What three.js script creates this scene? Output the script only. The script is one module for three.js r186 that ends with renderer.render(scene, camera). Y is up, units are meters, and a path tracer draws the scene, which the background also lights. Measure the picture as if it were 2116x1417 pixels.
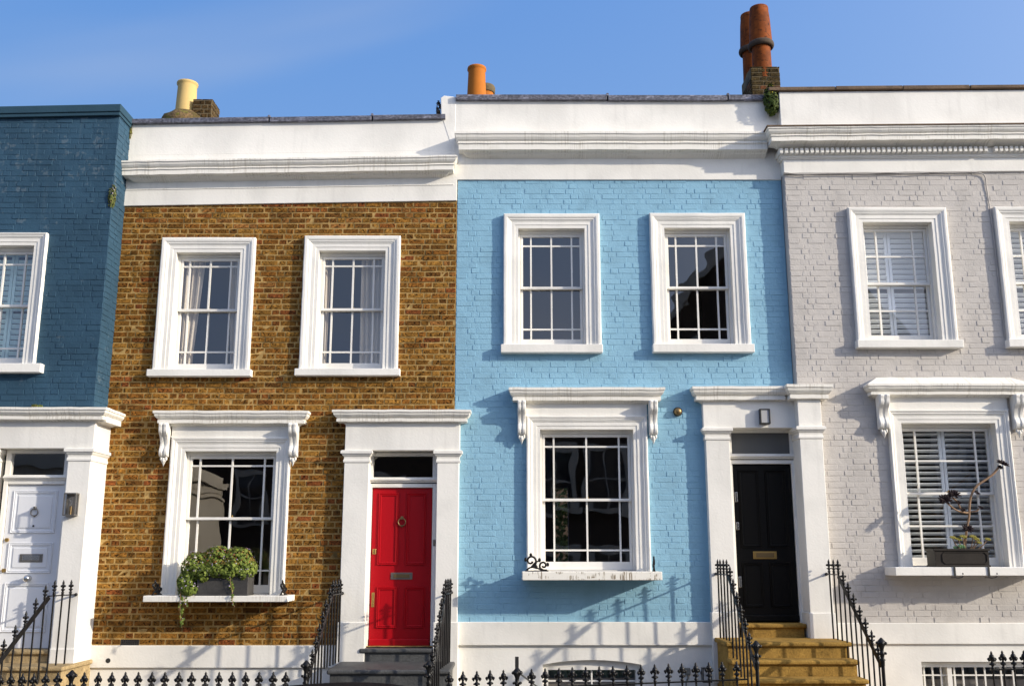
import * as THREE from 'three';
import { mergeGeometries } from 'three/addons/utils/BufferGeometryUtils.js';
import { RoundedBoxGeometry } from 'three/addons/geometries/RoundedBoxGeometry.js';

// ---------------------------------------------------------------- camera, sky, sun, exposure
const scene = new THREE.Scene();
const camera = new THREE.PerspectiveCamera(38.02, 1024 / 685, 0.1, 900);
const EYE = new THREE.Vector3(0, 2.5, 12.9), PITCH = THREE.MathUtils.degToRad(12.1);
camera.position.copy(EYE);
camera.lookAt(EYE.x, EYE.y + Math.tan(PITCH) * 10, EYE.z - 10);
const renderer = new THREE.WebGLRenderer({ antialias: true });
renderer.setSize(1024, 685);
renderer.toneMapping = THREE.LinearToneMapping;
renderer.toneMappingExposure = 1.40;
renderer.shadowMap.enabled = true;
const SUN = new THREE.Vector3(2.5, 1.25, 1).normalize();
const sun = new THREE.DirectionalLight(new THREE.Color(1.0, 0.90, 0.745), 3.85);
sun.position.copy(SUN).multiplyScalar(40); sun.target.position.set(0, 4, 0);
sun.castShadow = true; sun.shadow.radius = 1.6; sun.shadow.mapSize.set(4096, 4096);
Object.assign(sun.shadow.camera, { left: -16, right: 16, top: 14, bottom: -14, near: 1, far: 90 });
scene.add(sun, sun.target);

function rng(seed) { let a = seed >>> 0; return () => { a = (a + 0x6d2b79f5) | 0; let t = Math.imul(a ^ (a >>> 15), 1 | a); t = (t + Math.imul(t ^ (t >>> 7), 61 | t)) ^ t; return ((t ^ (t >>> 14)) >>> 0) / 4294967296; }; }
function hash(x, y, s) { let h = Math.imul(x, 374761393) + Math.imul(y, 668265263) + Math.imul(s, 974711); h = Math.imul(h ^ (h >>> 13), 1274126177); return ((h ^ (h >>> 16)) >>> 0) / 4294967296; }
// value noise that repeats every px by py cells
function vn(x, y, px, py, s) {
  const xi = Math.floor(x), yi = Math.floor(y), fx = x - xi, fy = y - yi, u = fx * fx * (3 - 2 * fx), v = fy * fy * (3 - 2 * fy);
  const m = (a, n) => ((a % n) + n) % n, h = (a, b) => hash(m(a, px), m(b, py), s);
  return (h(xi, yi) * (1 - u) + h(xi + 1, yi) * u) * (1 - v) + (h(xi, yi + 1) * (1 - u) + h(xi + 1, yi + 1) * u) * v;
}
function fbm(u, v, cells, oct, s, ax = 1, ay = 1) { let a = 0, w = 0.5, t = 0; for (let o = 0; o < oct; o++) { const k = cells << o; a += w * vn(u * k * ax, v * k * ay, k * ax, k * ay, s + o); t += w; w *= 0.5; } return a / t; }
const mix = (a, b, t) => a + (b - a) * t, clamp = (x, a = 0, b = 1) => Math.min(b, Math.max(a, x));
const sstep = (a, b, x) => { const t = clamp((x - a) / (b - a)); return t * t * (3 - 2 * t); };

{ // clear winter sky: pale at the horizon, deeper overhead, bright haze round the sun, thin wisps of cirrus
  const W = 1024, H = 512, d = new Float32Array(W * H * 4), dir = new THREE.Vector3();
  const ramp = [[-0.05, .50, .60, .76], [0.0, .50, .60, .76], [.17, .24, .36, .63], [.35, .134, .268, .535], [.52, .088, .218, .505], [.8, .07, .17, .46], [1, .055, .14, .42]];
  for (let j = 0; j < H; j++) for (let i = 0; i < W; i++) {
    const u = (i + .5) / W, v = (j + .5) / H, lat = (v - .5) * Math.PI, phi = (u - .5) * 2 * Math.PI;
    dir.set(Math.cos(lat) * Math.cos(phi), Math.sin(lat), Math.cos(lat) * Math.sin(phi));
    const y = clamp(dir.y, -.04, 1); let k = 1; while (k < ramp.length - 1 && ramp[k][0] < y) k++;
    const A = ramp[k - 1], B = ramp[k], t = clamp((y - A[0]) / (B[0] - A[0]));
    let c = [1, 2, 3].map(q => mix(A[q], B[q], t));
    const cs = dir.dot(SUN), g = 1.9 * Math.exp((cs - 1) * 5.2) + .42 * Math.exp((cs - 1) * 3.2);
    c = [c[0] + g * .95, c[1] + g * .88, c[2] + g * .80];
    const cu = u * 5.2 + v * 3.4, cv = v * 5.2 - u * 3.4, w1 = fbm(cu * .22, cv * 1.3, 4, 5, 40), w2 = fbm(u * 1.0, v * 1.0, 6, 4, 50), w3 = fbm(cu * .6, cv * 4.2, 4, 3, 44);
    const wisp = sstep(.46, .80, w1 * .62 + w2 * .30 + w3 * .12) * .36 * sstep(0, .15, y);
    const sea = Math.max(...c) * 1.05;
    c = c.map(q => mix(q, sea * .92, wisp));
    if (dir.y < -.04) c = [.16, .15, .14];
    d.set([...c, 1], (j * W + i) * 4);
  }
  const t = new THREE.DataTexture(d, W, H, THREE.RGBAFormat, THREE.FloatType);
  t.mapping = THREE.EquirectangularReflectionMapping; t.magFilter = t.minFilter = THREE.LinearFilter; t.needsUpdate = true;
  scene.background = t; scene.environment = t;
}

// ---------------------------------------------------------------- textures and materials
function tex(w, h, fn, { srgb = false, rep = 1, repY = 0 } = {}) {
  const d = new Uint8Array(w * h * 4);
  for (let j = 0; j < h; j++) for (let i = 0; i < w; i++) { const c = fn(i / w, j / h); const o = (j * w + i) * 4; for (let k = 0; k < 3; k++) d[o + k] = clamp(Array.isArray(c) ? c[k] : c) * 255; d[o + 3] = 255; }
  const t = new THREE.DataTexture(d, w, h); t.wrapS = t.wrapT = THREE.RepeatWrapping; t.magFilter = THREE.LinearFilter; t.minFilter = THREE.LinearMipmapLinearFilter; t.generateMipmaps = true;
  if (srgb) t.colorSpace = THREE.SRGBColorSpace; t.repeat.set(1 / rep, 1 / (repY || rep)); t.needsUpdate = true; return t;
}
const T = {
  stuccoBump: tex(512, 512, (u, v) => .5 + .45 * (fbm(u, v, 6, 3, 1) - .5) + .35 * (fbm(u, v, 64, 3, 2) - .5), { rep: 1.3 }),
  stuccoCol: tex(512, 512, (u, v) => { const a = fbm(u, v, 4, 5, 3), s = fbm(u, v, 4, 4, 9, 8, 1), m = .985 - .05 * sstep(.5, .8, a) - .025 * sstep(.6, .85, s); return [m, m * .997, m * .985]; }, { srgb: true, rep: 2.3 }),
  grimeCol: tex(1024, 256, (u, v) => { const s = fbm(u, v, 3, 3, 13, 64, 1), p = fbm(u, v, 4, 3, 14, 2, 1), k = sstep(.5, .72, s) * sstep(.40, .66, p) * .19 + .05 * sstep(.5, .7, fbm(u, v, 8, 4, 15)); return [mix(.985, .50, k), mix(.98, .45, k), mix(.96, .37, k)]; }, { srgb: true, rep: 1.9, repY: .6 }),
  dripCol: tex(1024, 128, (u, v) => { const s = fbm(u, v, 2, 3, 16, 64, 1), p = fbm(u, v, 4, 3, 17, 3, 1), k = sstep(.52, .70, s) * sstep(.42, .58, p) * .62; return [mix(.985, .36, k), mix(.98, .29, k), mix(.955, .20, k)]; }, { srgb: true, rep: 1.7, repY: .25 }),
  paintBump: tex(512, 512, (u, v) => .5 + .5 * (fbm(u, v, 10, 4, 21) - .5) + .45 * (fbm(u, v, 60, 3, 22) - .5), { rep: .8 }),
  paintCol: tex(512, 512, (u, v) => { const m = .97 - .05 * sstep(.45, .8, fbm(u, v, 5, 5, 23)) + .03 * (fbm(u, v, 40, 3, 24) - .5); return [m, m, m]; }, { srgb: true, rep: 1.7 }),
  brickCol: tex(512, 512, (u, v) => { const a = fbm(u, v, 24, 4, 31), b = fbm(u, v, 70, 3, 32), p = fbm(u, v, 36, 3, 33); let m = .72 + .55 * (a - .47) + .3 * (b - .5); m *= 1 - .55 * sstep(.62, .72, p); return [m * 1.02, m * .98, m * .9]; }, { srgb: true, rep: .62 }),
  brickBump: tex(512, 512, (u, v) => .5 + .6 * (fbm(u, v, 24, 4, 35) - .5) + .5 * (fbm(u, v, 80, 2, 36) - .5) - .4 * sstep(.66, .74, fbm(u, v, 36, 3, 33)), { rep: .62 }),
  mortarCol: tex(256, 256, (u, v) => { const m = .8 + .35 * (fbm(u, v, 20, 4, 37) - .5) - .25 * sstep(.6, .8, fbm(u, v, 5, 3, 38)); return [m, m, m * .96]; }, { srgb: true, rep: .9 }),
  stoneCol: tex(512, 512, (u, v) => { const m = .86 - .14 * sstep(.45, .7, fbm(u, v, 3, 5, 47)) + .3 * (fbm(u, v, 6, 5, 41) - .5) + .2 * (fbm(u, v, 80, 2, 42) - .5) - .12 * sstep(.66, .8, fbm(u, v, 18, 4, 43)); return [m, m, m * .97]; }, { srgb: true, rep: 1.1 }),
  stoneBump: tex(256, 256, (u, v) => .5 + .6 * (fbm(u, v, 40, 3, 44) - .5) + .3 * (fbm(u, v, 6, 3, 45) - .5), { rep: .5 }),
  leadCol: tex(1024, 64, (u, v) => { const s = fbm(u, v, 16, 4, 51, 8, 1), m = .5 + .55 * (s - .45) + .25 * sstep(.6, .8, fbm(u, v, 8, 3, 52, 2, 1)); return [m * .98, m * .98, m * 1.03]; }, { srgb: true, rep: 3.1, repY: .3 }),
  mossCol: tex(256, 256, (u, v) => { const m = fbm(u, v, 24, 4, 55), g = sstep(.48, .62, fbm(u, v, 8, 3, 56)); return [mix(.42, .40, g) * (.6 + m * .8), mix(.34, .37, g) * (.6 + m * .8), mix(.22, .15, g) * (.6 + m * .8)]; }, { srgb: true, rep: .5 }),
  clayCol: tex(256, 256, (u, v) => { const m = .8 + .5 * (fbm(u, v, 6, 4, 57) - .5) - .3 * sstep(.62, .75, fbm(u, v, 24, 3, 58)); return [m, m * .97, m * .94]; }, { srgb: true, rep: .7 }),
  navyCol: tex(512, 1024, (u, v) => {                                   // painted brick, flaked to pale grey over the upper third
    const n = fbm(u, v, 8, 5, 61, 1, 2), e = fbm(u, v, 20, 3, 62, 1, 2), zone = sstep(.45, .8, v), m = 1 + .25 * (fbm(u, v, 5, 4, 63, 1, 2) - .5);
    const k = sstep(.615, .70, n * .26 + e * .40 + .26 * fbm(u, v, 64, 2, 67, 1, 2) + .07 * zone), s = sstep(.62, .8, fbm(u, v, 3, 4, 64, 10, 1)) * .3 * zone; const q = clamp(k * .42 + s * .6);
    return [mix(.195 * m, .46, q), mix(.303 * m, .48, q), mix(.378 * m, .50, q)];
  }, { srgb: true, rep: 2.1, repY: 4.2 }),
  asphalt: tex(512, 512, (u, v) => { const m = .24 + .2 * (fbm(u, v, 90, 2, 71) - .5) + .1 * (fbm(u, v, 5, 4, 72) - .5); return [m, m, m * 1.02]; }, { srgb: true, rep: 2.4 }),
  paving: tex(512, 512, (u, v) => { const m = .56 + .16 * (fbm(u, v, 60, 2, 73) - .5) + .16 * (fbm(u, v, 4, 4, 74) - .5); return [m, m * .98, m * .94]; }, { srgb: true, rep: 2.7 }),
};
const lin = (r, g, b) => new THREE.Color().setRGB(r, g, b);
const std = (color, o = {}) => new THREE.MeshStandardMaterial({ color, roughness: .8, ...o });
const phy = (color, o = {}) => new THREE.MeshPhysicalMaterial({ color, roughness: .5, ...o });
const M = {
  stucco: std(lin(.82, .80, .755), { map: T.stuccoCol, bumpMap: T.stuccoBump, bumpScale: .003, roughness: .75 }),
  grimy: std(lin(.82, .80, .755), { map: T.grimeCol, bumpMap: T.stuccoBump, bumpScale: .002, roughness: .75 }),
  dripped: std(lin(.82, .80, .755), { map: T.dripCol, bumpMap: T.stuccoBump, bumpScale: .002, roughness: .75 }),
  gloss: std(lin(.82, .80, .76), { map: T.stuccoCol, roughness: .42 }),
  blue: phy(lin(.262, .47, .605), { map: T.paintCol, bumpMap: T.paintBump, bumpScale: .004, roughness: .7, specularIntensity: .35 }),
  grey: phy(lin(.55, .515, .475), { map: T.paintCol, bumpMap: T.paintBump, bumpScale: .004, roughness: .75, specularIntensity: .35 }),
  navy: phy(lin(.95, .95, .95), { map: T.navyCol, bumpMap: T.paintBump, bumpScale: .004, roughness: .7, specularIntensity: .35 }),
  navyTrim: phy(lin(.028, .068, .10), { map: T.paintCol, bumpMap: T.paintBump, bumpScale: .004, roughness: .7, specularIntensity: .35 }),
  brick: phy(0xffffff, { map: T.brickCol, bumpMap: T.brickBump, bumpScale: .004, roughness: .92, vertexColors: true, specularIntensity: .2 }),
  mortar: phy(lin(.56, .365, .15), { map: T.mortarCol, bumpMap: T.stoneBump, bumpScale: .004, roughness: .95, specularIntensity: .2 }),
  oldMortar: std(lin(.20, .15, .085), { map: T.mortarCol, roughness: .95 }),
  lead: std(lin(.50, .50, .54), { map: T.leadCol, roughness: .6, metalness: .25 }),
  tileEdge: std(lin(.17, .11, .07), { map: T.stoneCol, bumpMap: T.stoneBump, bumpScale: .006, roughness: .9 }),
  moss: std(0xffffff, { map: T.mossCol, bumpMap: T.stoneBump, bumpScale: .015, roughness: 1 }),
  creamClay: phy(lin(.60, .43, .17), { map: T.paintCol, roughness: .8, specularIntensity: .35 }),
  orangeClay: phy(lin(.46, .15, .02), { map: T.paintCol, roughness: .8, specularIntensity: .35 }),
  redClay: phy(lin(.31, .08, .011), { map: T.clayCol, roughness: .75, specularIntensity: .35 }),
  sootBand: std(lin(.09, .06, .04), { map: T.stoneCol, roughness: .9 }),
  iron: phy(lin(.006, .0055, .0055), { roughness: .38, specularIntensity: .6 }),
  ironMatt: std(lin(.02, .019, .018), { roughness: .5 }),
  redDoor: phy(lin(.36, .002, .007), { roughness: .45, specularIntensity: .45 }),
  blackDoor: phy(lin(.004, .0035, .003), { roughness: .5, specularIntensity: .35 }),
  paleDoor: phy(lin(.70, .71, .73), { roughness: .4, clearcoat: .3, clearcoatRoughness: .3 }),
  brass: std(lin(.55, .36, .12), { metalness: .9, roughness: .35 }),
  oldBrass: std(lin(.25, .17, .08), { metalness: .85, roughness: .45 }),
  chrome: std(lin(.55, .54, .52), { metalness: .95, roughness: .25 }),
  pewter: std(lin(.24, .22, .19), { metalness: .8, roughness: .4 }),
  ochreStone: phy(lin(.42, .25, .062), { map: T.stoneCol, bumpMap: T.stoneBump, bumpScale: .005, roughness: .85, specularIntensity: .35 }),
  buffStone: phy(lin(.46, .34, .19), { map: T.stoneCol, bumpMap: T.stoneBump, bumpScale: .005, roughness: .85, specularIntensity: .35 }),
  slate: std(lin(.085, .087, .092), { map: T.stoneCol, bumpMap: T.stoneBump, bumpScale: .004, roughness: .6 }),
  zinc: std(lin(.075, .07, .068), { map: T.stoneCol, roughness: .55, metalness: .2 }),
  bronze: phy(lin(.030, .024, .020), { map: T.stoneCol, roughness: .5, specularIntensity: .5 }),
  soil: std(lin(.05, .032, .02), { roughness: 1 }),
  glass: phy(0xffffff, { transmission: 1, thickness: 0, roughness: 0, ior: 2.05 }),
  lampGlass: phy(lin(.85, .85, .85), { transmission: .6, thickness: 0, roughness: .6, ior: 1.5 }),
  clearGlass: phy(0xffffff, { transmission: 1, thickness: 0, roughness: 0, ior: 1.5 }),
  filmGlass: phy(lin(.16, .16, .155), { transmission: .35, thickness: 0, roughness: .35, ior: 1.5 }),
  room: std(lin(.20, .18, .16), { roughness: .95 }),
  curtain: phy(lin(.70, .62, .50), { roughness: 1, transmission: .3, thickness: 0 }),
  greenCurtain: phy(lin(.10, .19, .15), { roughness: 1, transmission: .2, thickness: 0 }),
  shutterWhite: std(lin(.76, .80, .82), { roughness: .5 }),
  shutterBlue: std(lin(.42, .60, .62), { roughness: .5 }),
  leaf: phy(0xffffff, { vertexColors: true, roughness: .7, specularIntensity: .3, transmission: .3, thickness: 0, side: THREE.DoubleSide }),
  petal: phy(lin(.55, .42, .68), { roughness: .9, transmission: .3, thickness: 0, side: THREE.DoubleSide }),
  yellow: phy(lin(.75, .55, .03), { roughness: .9, side: THREE.DoubleSide }),
  stem: std(lin(.26, .16, .09), { roughness: .9 }),
  darkRosette: phy(lin(.012, .004, .005), { roughness: .55, specularIntensity: .4, side: THREE.DoubleSide }),
  roof: std(lin(.08, .08, .085), { roughness: .8 }),
  asphalt: std(0xffffff, { map: T.asphalt, roughness: .95 }),
  paving: std(0xffffff, { map: T.paving, roughness: .9 }),
  kerb: std(lin(.30, .29, .27), { map: T.stoneCol, roughness: .9 }),
  carPaint: phy(lin(.004, .004, .005), { roughness: .7, specularIntensity: .12 }),
  carGlass: phy(lin(.03, .03, .035), { roughness: .05 }),
  rubber: std(lin(.02, .02, .02), { roughness: .9 }),
  darkBrickFar: std(lin(.10, .065, .045), { map: T.mortarCol, roughness: .95 }),
  creamFar: std(lin(.62, .56, .47), { map: T.stuccoCol, roughness: .9 }),
};

// ---------------------------------------------------------------- geometry helpers
const box = (x0, x1, y0, y1, z0, z1) => new THREE.BoxGeometry(x1 - x0, y1 - y0, z1 - z0).translate((x0 + x1) / 2, (y0 + y1) / 2, (z0 + z1) / 2);
const rbox = (x0, x1, y0, y1, z0, z1, r = .006) => new RoundedBoxGeometry(x1 - x0, y1 - y0, z1 - z0, 2, r).translate((x0 + x1) / 2, (y0 + y1) / 2, (z0 + z1) / 2);
function boxUV(g) {
  const p = g.attributes.position, n = g.attributes.normal, uv = new Float32Array(p.count * 2);
  for (let i = 0; i < p.count; i++) {
    const ax = Math.abs(n.getX(i)), ay = Math.abs(n.getY(i)), az = Math.abs(n.getZ(i));
    if (az >= ax && az >= ay) uv.set([p.getX(i), p.getY(i)], i * 2); else if (ax >= ay) uv.set([p.getZ(i) + 7.3, p.getY(i)], i * 2); else uv.set([p.getX(i), p.getZ(i) + 3.1], i * 2);
  }
  g.setAttribute('uv', new THREE.BufferAttribute(uv, 2)); return g;
}
function prep(g, keep) { let q = g.index ? g.toNonIndexed() : g; if (!q.attributes.normal) q.computeVertexNormals(); for (const k of Object.keys(q.attributes)) if (!['position', 'normal', 'uv', 'color'].includes(k)) q.deleteAttribute(k); if (!keep || !q.attributes.uv) boxUV(q); return q; }
function join(gs, keep) { const a = (Array.isArray(gs) ? gs : [gs]).map(g => prep(g, keep)); return a.length > 1 ? mergeGeometries(a) : a[0]; }
const ORG = new WeakMap(), used = new Map();
function numbered(n) { const k = used.get(n) || 0; used.set(n, k + 1); return k ? `${n}_${String(k).padStart(3, '0')}` : n; }
function thing(name, label, category, [x, y, z], group, kind) {
  const g = new THREE.Group(); g.name = numbered(name); g.position.set(x, y, z); scene.add(g);
  g.userData = { label, category }; if (group) g.userData.group = group; if (kind) g.userData.kind = kind; ORG.set(g, new THREE.Vector3(x, y, z)); return g;
}
function add(parent, name, gs, mat, { label, kind, keep } = {}) {       // geometry given in world coordinates
  const o = ORG.get(parent), m = new THREE.Mesh(join(gs, keep).translate(-o.x, -o.y, -o.z), mat);
  m.name = name; m.castShadow = m.receiveShadow = true; parent.add(m); ORG.set(m, o); if (label) m.userData.label = label; if (kind) m.userData.kind = kind; return m;
}
function addAt(parent, name, g, mat, x, y, z) { const o = ORG.get(parent), m = new THREE.Mesh(g, mat); m.name = name; m.position.set(x - o.x, y - o.y, z - o.z); m.castShadow = m.receiveShadow = true; parent.add(m); return m; }
function structure(name, gs, mat, label) { const m = new THREE.Mesh(join(gs), mat); m.name = name; m.receiveShadow = m.castShadow = true; m.userData = { kind: 'structure', label, category: name.replace(/_/g, ' ') }; scene.add(m); return m; }
const shear = (g, x0, s) => { const p = g.attributes.position; for (let i = 0; i < p.count; i++) p.setY(i, p.getY(i) + s * (p.getX(i) - x0)); return g; };
// profile of [offset, across] swept with mitres along a path; plane 'xz': path (x,z), profile (outward, y); plane 'xy': path (x,y), profile (outward, z)
let wseed = 1;
function sweep(profile, path, plane, { closed = false, step = .45, wob = .0015 } = {}) {
  const n = path.length, pts = []; const seg = closed ? n : n - 1, N = [];
  for (let i = 0; i < seg; i++) { const a = path[i], b = path[(i + 1) % n], l = Math.hypot(b[0] - a[0], b[1] - a[1]); N.push([-(b[1] - a[1]) / l, (b[0] - a[0]) / l]); }
  const mit = i => { const a = N[(i - 1 + seg) % seg], b = N[i % seg]; if (!closed && i === 0) return N[0]; if (!closed && i === n - 1) return N[seg - 1]; const k = 1 + a[0] * b[0] + a[1] * b[1]; return [(a[0] + b[0]) / k, (a[1] + b[1]) / k]; };
  for (let i = 0; i < seg; i++) {
    const a = path[i], b = path[(i + 1) % n], l = Math.hypot(b[0] - a[0], b[1] - a[1]), c = Math.max(1, Math.round(l / step)), ma = mit(i), mb = mit(i + 1 === n && closed ? 0 : i + 1);
    for (let k = 0; k <= c; k++) { if (i && k === 0) continue; const t = k / c; pts.push({ p: [mix(a[0], b[0], t), mix(a[1], b[1], t)], m: [mix(ma[0], mb[0], t), mix(ma[1], mb[1], t)] }); }
  }
  const s = wseed++, pos = [], P = (q, i, r) => { const w = (hash(i, s, 5) - .5) * 2 * wob * (q[0] > .012 ? 1 : 0), x = r.p[0] + r.m[0] * (q[0] + w), y = r.p[1] + r.m[1] * (q[0] + w), w2 = (hash(i, s, 6) - .5) * 2 * wob; return plane === 'xz' ? [x, q[1] + w2, y] : [x, y, q[1] + w2]; };
  for (let i = 0; i < pts.length - 1; i++) for (let k = 0; k < profile.length - 1; k++) {
    const last = closed && i === pts.length - 2 ? 0 : i + 1;
    const A = P(profile[k], i, pts[i]), B = P(profile[k], last, pts[i + 1]), C = P(profile[k + 1], last, pts[i + 1]), D = P(profile[k + 1], i, pts[i]);
    pos.push(...A, ...C, ...B, ...A, ...D, ...C);
  }
  const g = new THREE.BufferGeometry(); g.setAttribute('position', new THREE.Float32BufferAttribute(pos, 3)); g.computeVertexNormals();
  return g;
}
const bowed = (pts) => new THREE.CatmullRomCurve3(pts.map(p => new THREE.Vector3(...p)));
const tube = (pts, r, seg = 16, rad = 6) => new THREE.TubeGeometry(bowed(pts), seg, r, rad);
function bar(a, b, w, h) { const A = new THREE.Vector3(...a), B = new THREE.Vector3(...b), g = new THREE.BoxGeometry(w, h, A.distanceTo(B)); const o = new THREE.Object3D(); o.position.copy(A).lerp(B, .5); o.lookAt(B); o.updateMatrix(); return g.applyMatrix4(o.matrix); }
const lathe = (pts, seg = 10) => new THREE.LatheGeometry(pts.map(p => new THREE.Vector2(p[0], p[1])), seg);

// ---------------------------------------------------------------- brickwork
const camR = new THREE.Matrix4(); camera.updateMatrixWorld(true); camera.updateProjectionMatrix(); camR.multiplyMatrices(camera.projectionMatrix, camera.matrixWorldInverse);
const project = (x, y, z) => new THREE.Vector3(x, y, z).applyMatrix4(camR);
function brickGeo(x0, x1, y0, y1, z, R, soft, rough, side) {
  const w = x1 - x0, h = y1 - y0, c = Math.min(soft, w / 3, h / 3), nx = w > .16 ? 5 : 4, xs = [0, c], ys = [0, c, h - c, h];
  for (let k = 1; k < nx - 2; k++) xs.push(c + (w - 2 * c) * k / (nx - 2)); xs.push(w - c, w);
  const pos = [], idx = [], C = xs.length, J = [0, 0, 0, 0].map(() => (R() - .5) * rough * 1.6), tilt = (R() - .5) * rough * .9;
  for (let j = 0; j < 4; j++) for (let i = 0; i < C; i++) {
    const edge = i === 0 || j === 0 || i === C - 1 || j === 3, fx = xs[i] / w - .5;
    const dx = (i && i < C - 1 ? 0 : (R() - .5) * rough), dy = (j && j < 3 ? (R() - .5) * rough * .4 : (R() - .5) * rough * 1.3) + fx * tilt * 2;
    pos.push(x0 + xs[i] + dx, y0 + ys[j] + dy, z + (edge ? -.013 : (R() - .5) * rough * .9 + J[0] + fx * J[1]));
  }
  const front = [], at = (i, j) => pos.slice((j * C + i) * 3, (j * C + i) * 3 + 3), skirt = [];
  for (let j = 1; j < 3; j++) for (let i = 1; i < C - 1; i++) front.push(...at(i, j));
  const F = C - 2; for (let i = 0; i < F - 1; i++) idx.push(i, i + 1, F + i + 1, i, F + i + 1, F + i);
  const quad = (i, j, k, l) => { const A = at(i, j), B = at(k, j), D = at(i, l), E = at(k, l); skirt.push(...A, ...B, ...E, ...A, ...E, ...D); };
  for (let i = 0; i < C - 1; i++) { quad(i, 0, i + 1, 1); quad(i, 2, i + 1, 3); } quad(0, 1, 1, 2); quad(C - 2, 1, C - 1, 2);
  const mk = (p, ix) => { const g = new THREE.BufferGeometry(); g.setAttribute('position', new THREE.Float32BufferAttribute(p, 3)); if (ix) g.setIndex(ix); g.computeVertexNormals(); return ix ? g.toNonIndexed() : g; };
  return mergeGeometries([mk(front, idx), mk(skirt)]);
}
function brickwork(wall, { x0, x1, y0, y1, z, holes = [], mat, tone, soft = .006, rough = .003, seed = 1, joint = .010, most = 300, turn = null }) {
  const R = rng(seed), list = [], ch = .0755; let row = 0;
  for (let y = y0; y < y1 - .02; y += ch, row++) {
    const yb = Math.min(y + ch, y1), cy = (y + yb) / 2; let x = x0 - (row % 2 ? .165 : 0) - R() * .03, st = row % 2 === 0;
    const cuts = holes.filter(h => cy > h[2] && cy < h[3]);
    while (x < x1) {
      const w = (st ? .2225 : .1095) + (R() - .5) * .012; let pieces = [[Math.max(x, x0), Math.min(x + w, x1)]]; x += w; st = R() < .06 ? st : !st;
      for (const h of cuts) pieces = pieces.flatMap(([a, b]) => b <= h[0] || a >= h[1] ? [[a, b]] : [[a, Math.min(b, h[0])], [Math.max(a, h[1]), b]].filter(q => q[1] - q[0] > .028));
      for (const [a, b] of pieces) { if (b - a < .028) continue; const e = row * 13 + seed, wy = .003 * Math.sin(a * 1.7 + e) ; const j = () => tone ? joint / 2 : joint * (.12 + R() * .5); list.push([a + j(), b - j(), y + j() + wy, yb - j() + wy]); }
    }
  }
  const made = list.map(b => {
    let g = brickGeo(...b, z, R, soft, rough); g = g.toNonIndexed ? g : g;
    if (turn) g.applyMatrix4(turn);
    boxUV(g); const uv = g.attributes.uv, ox = R() * 3, oy = R() * 3;
    if (tone) { for (let i = 0; i < uv.count; i++) uv.setXY(i, uv.getX(i) + ox, uv.getY(i) + oy); const c = tone(R, b), col = new Float32Array(uv.count * 3); for (let i = 0; i < uv.count; i++) col.set(c, i * 3); g.setAttribute('color', new THREE.BufferAttribute(col, 3)); }
    g.computeBoundingBox(); const ct = g.boundingBox.getCenter(new THREE.Vector3()), s = project(ct.x, ct.y, ct.z), inF = Math.abs(s.x) < .985 && Math.abs(s.y) < .985;
    return { g, score: inF ? (b[1] - b[0]) * (b[3] - b[2]) / ct.distanceToSquared(EYE) : 0 };
  }).sort((a, b) => b.score - a.score);
  const o = ORG.get(wall);
  made.slice(0, most).filter(m => m.score > 0).forEach(m => { const c = m.g.boundingBox.getCenter(new THREE.Vector3()); m.g.translate(-c.x, -c.y, -c.z); addAt(wall, 'brick', m.g, mat, c.x, c.y, c.z); });
  const rest = made.filter((m, i) => i >= most || m.score === 0).map(m => m.g);
  if (rest.length) { const m = new THREE.Mesh(mergeGeometries(rest).translate(-o.x, -o.y, -o.z), mat); m.name = 'brick_mass'; m.userData.kind = 'stuff'; m.castShadow = m.receiveShadow = true; wall.add(m); }
}
function holedWall(x0, x1, y0, y1, zf, depth, holes) {
  const s = new THREE.Shape([[x0, y0], [x1, y0], [x1, y1], [x0, y1]].map(p => new THREE.Vector2(...p)));
  for (const [a0, b0, c, d0, arch] of holes) { const q = arch ? 0 : .014, a = a0 - q, b = b0 + q, d = d0 + q, h = new THREE.Path(); h.moveTo(a, c); h.lineTo(a, d); if (arch) h.quadraticCurveTo((a + b) / 2, d + arch * 2, b, d); else h.lineTo(b, d); h.lineTo(b, c); h.closePath(); s.holes.push(h); }
  return new THREE.ExtrudeGeometry(s, { depth, bevelEnabled: false, curveSegments: 8 }).translate(0, 0, zf - depth);
}

// ---------------------------------------------------------------- sash windows
const ARCH = w => [[0, -.16], [0, .030], [.045, .030], [.047, .037], [.095, .037], [.098, .043], [.112, .047], [.118, .055], [.135, .055], [.140, .062], [.158, .068], [w - .012, .068], [w, .058], [w, -.01]].map(q => [Math.min(q[0], w), q[1]]);
function pane(parent, x0, x1, y0, y1, z, seed, mat = M.glass, wave = 1) {
  const R = rng(seed), nx = Math.max(3, Math.round((x1 - x0) / .05)), ny = Math.max(3, Math.round((y1 - y0) / .05)), g = new THREE.PlaneGeometry(x1 - x0, y1 - y0, nx, ny), p = g.attributes.position;
  const tx = (R() - .5) * .004, ty = (R() - .5) * .004, ph = R() * 9;
  for (let i = 0; i < p.count; i++) { const x = p.getX(i), y = p.getY(i); p.setZ(i, tx * x + ty * y + wave * .32 * (.00042 * Math.sin(x * 17 + y * 9 + ph) + .00025 * Math.sin(y * 19 - x * 6 + ph * 2))); }
  g.computeVertexNormals(); addAt(parent, 'pane', g, mat, (x0 + x1) / 2, (y0 + y1) / 2, z);
}
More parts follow.
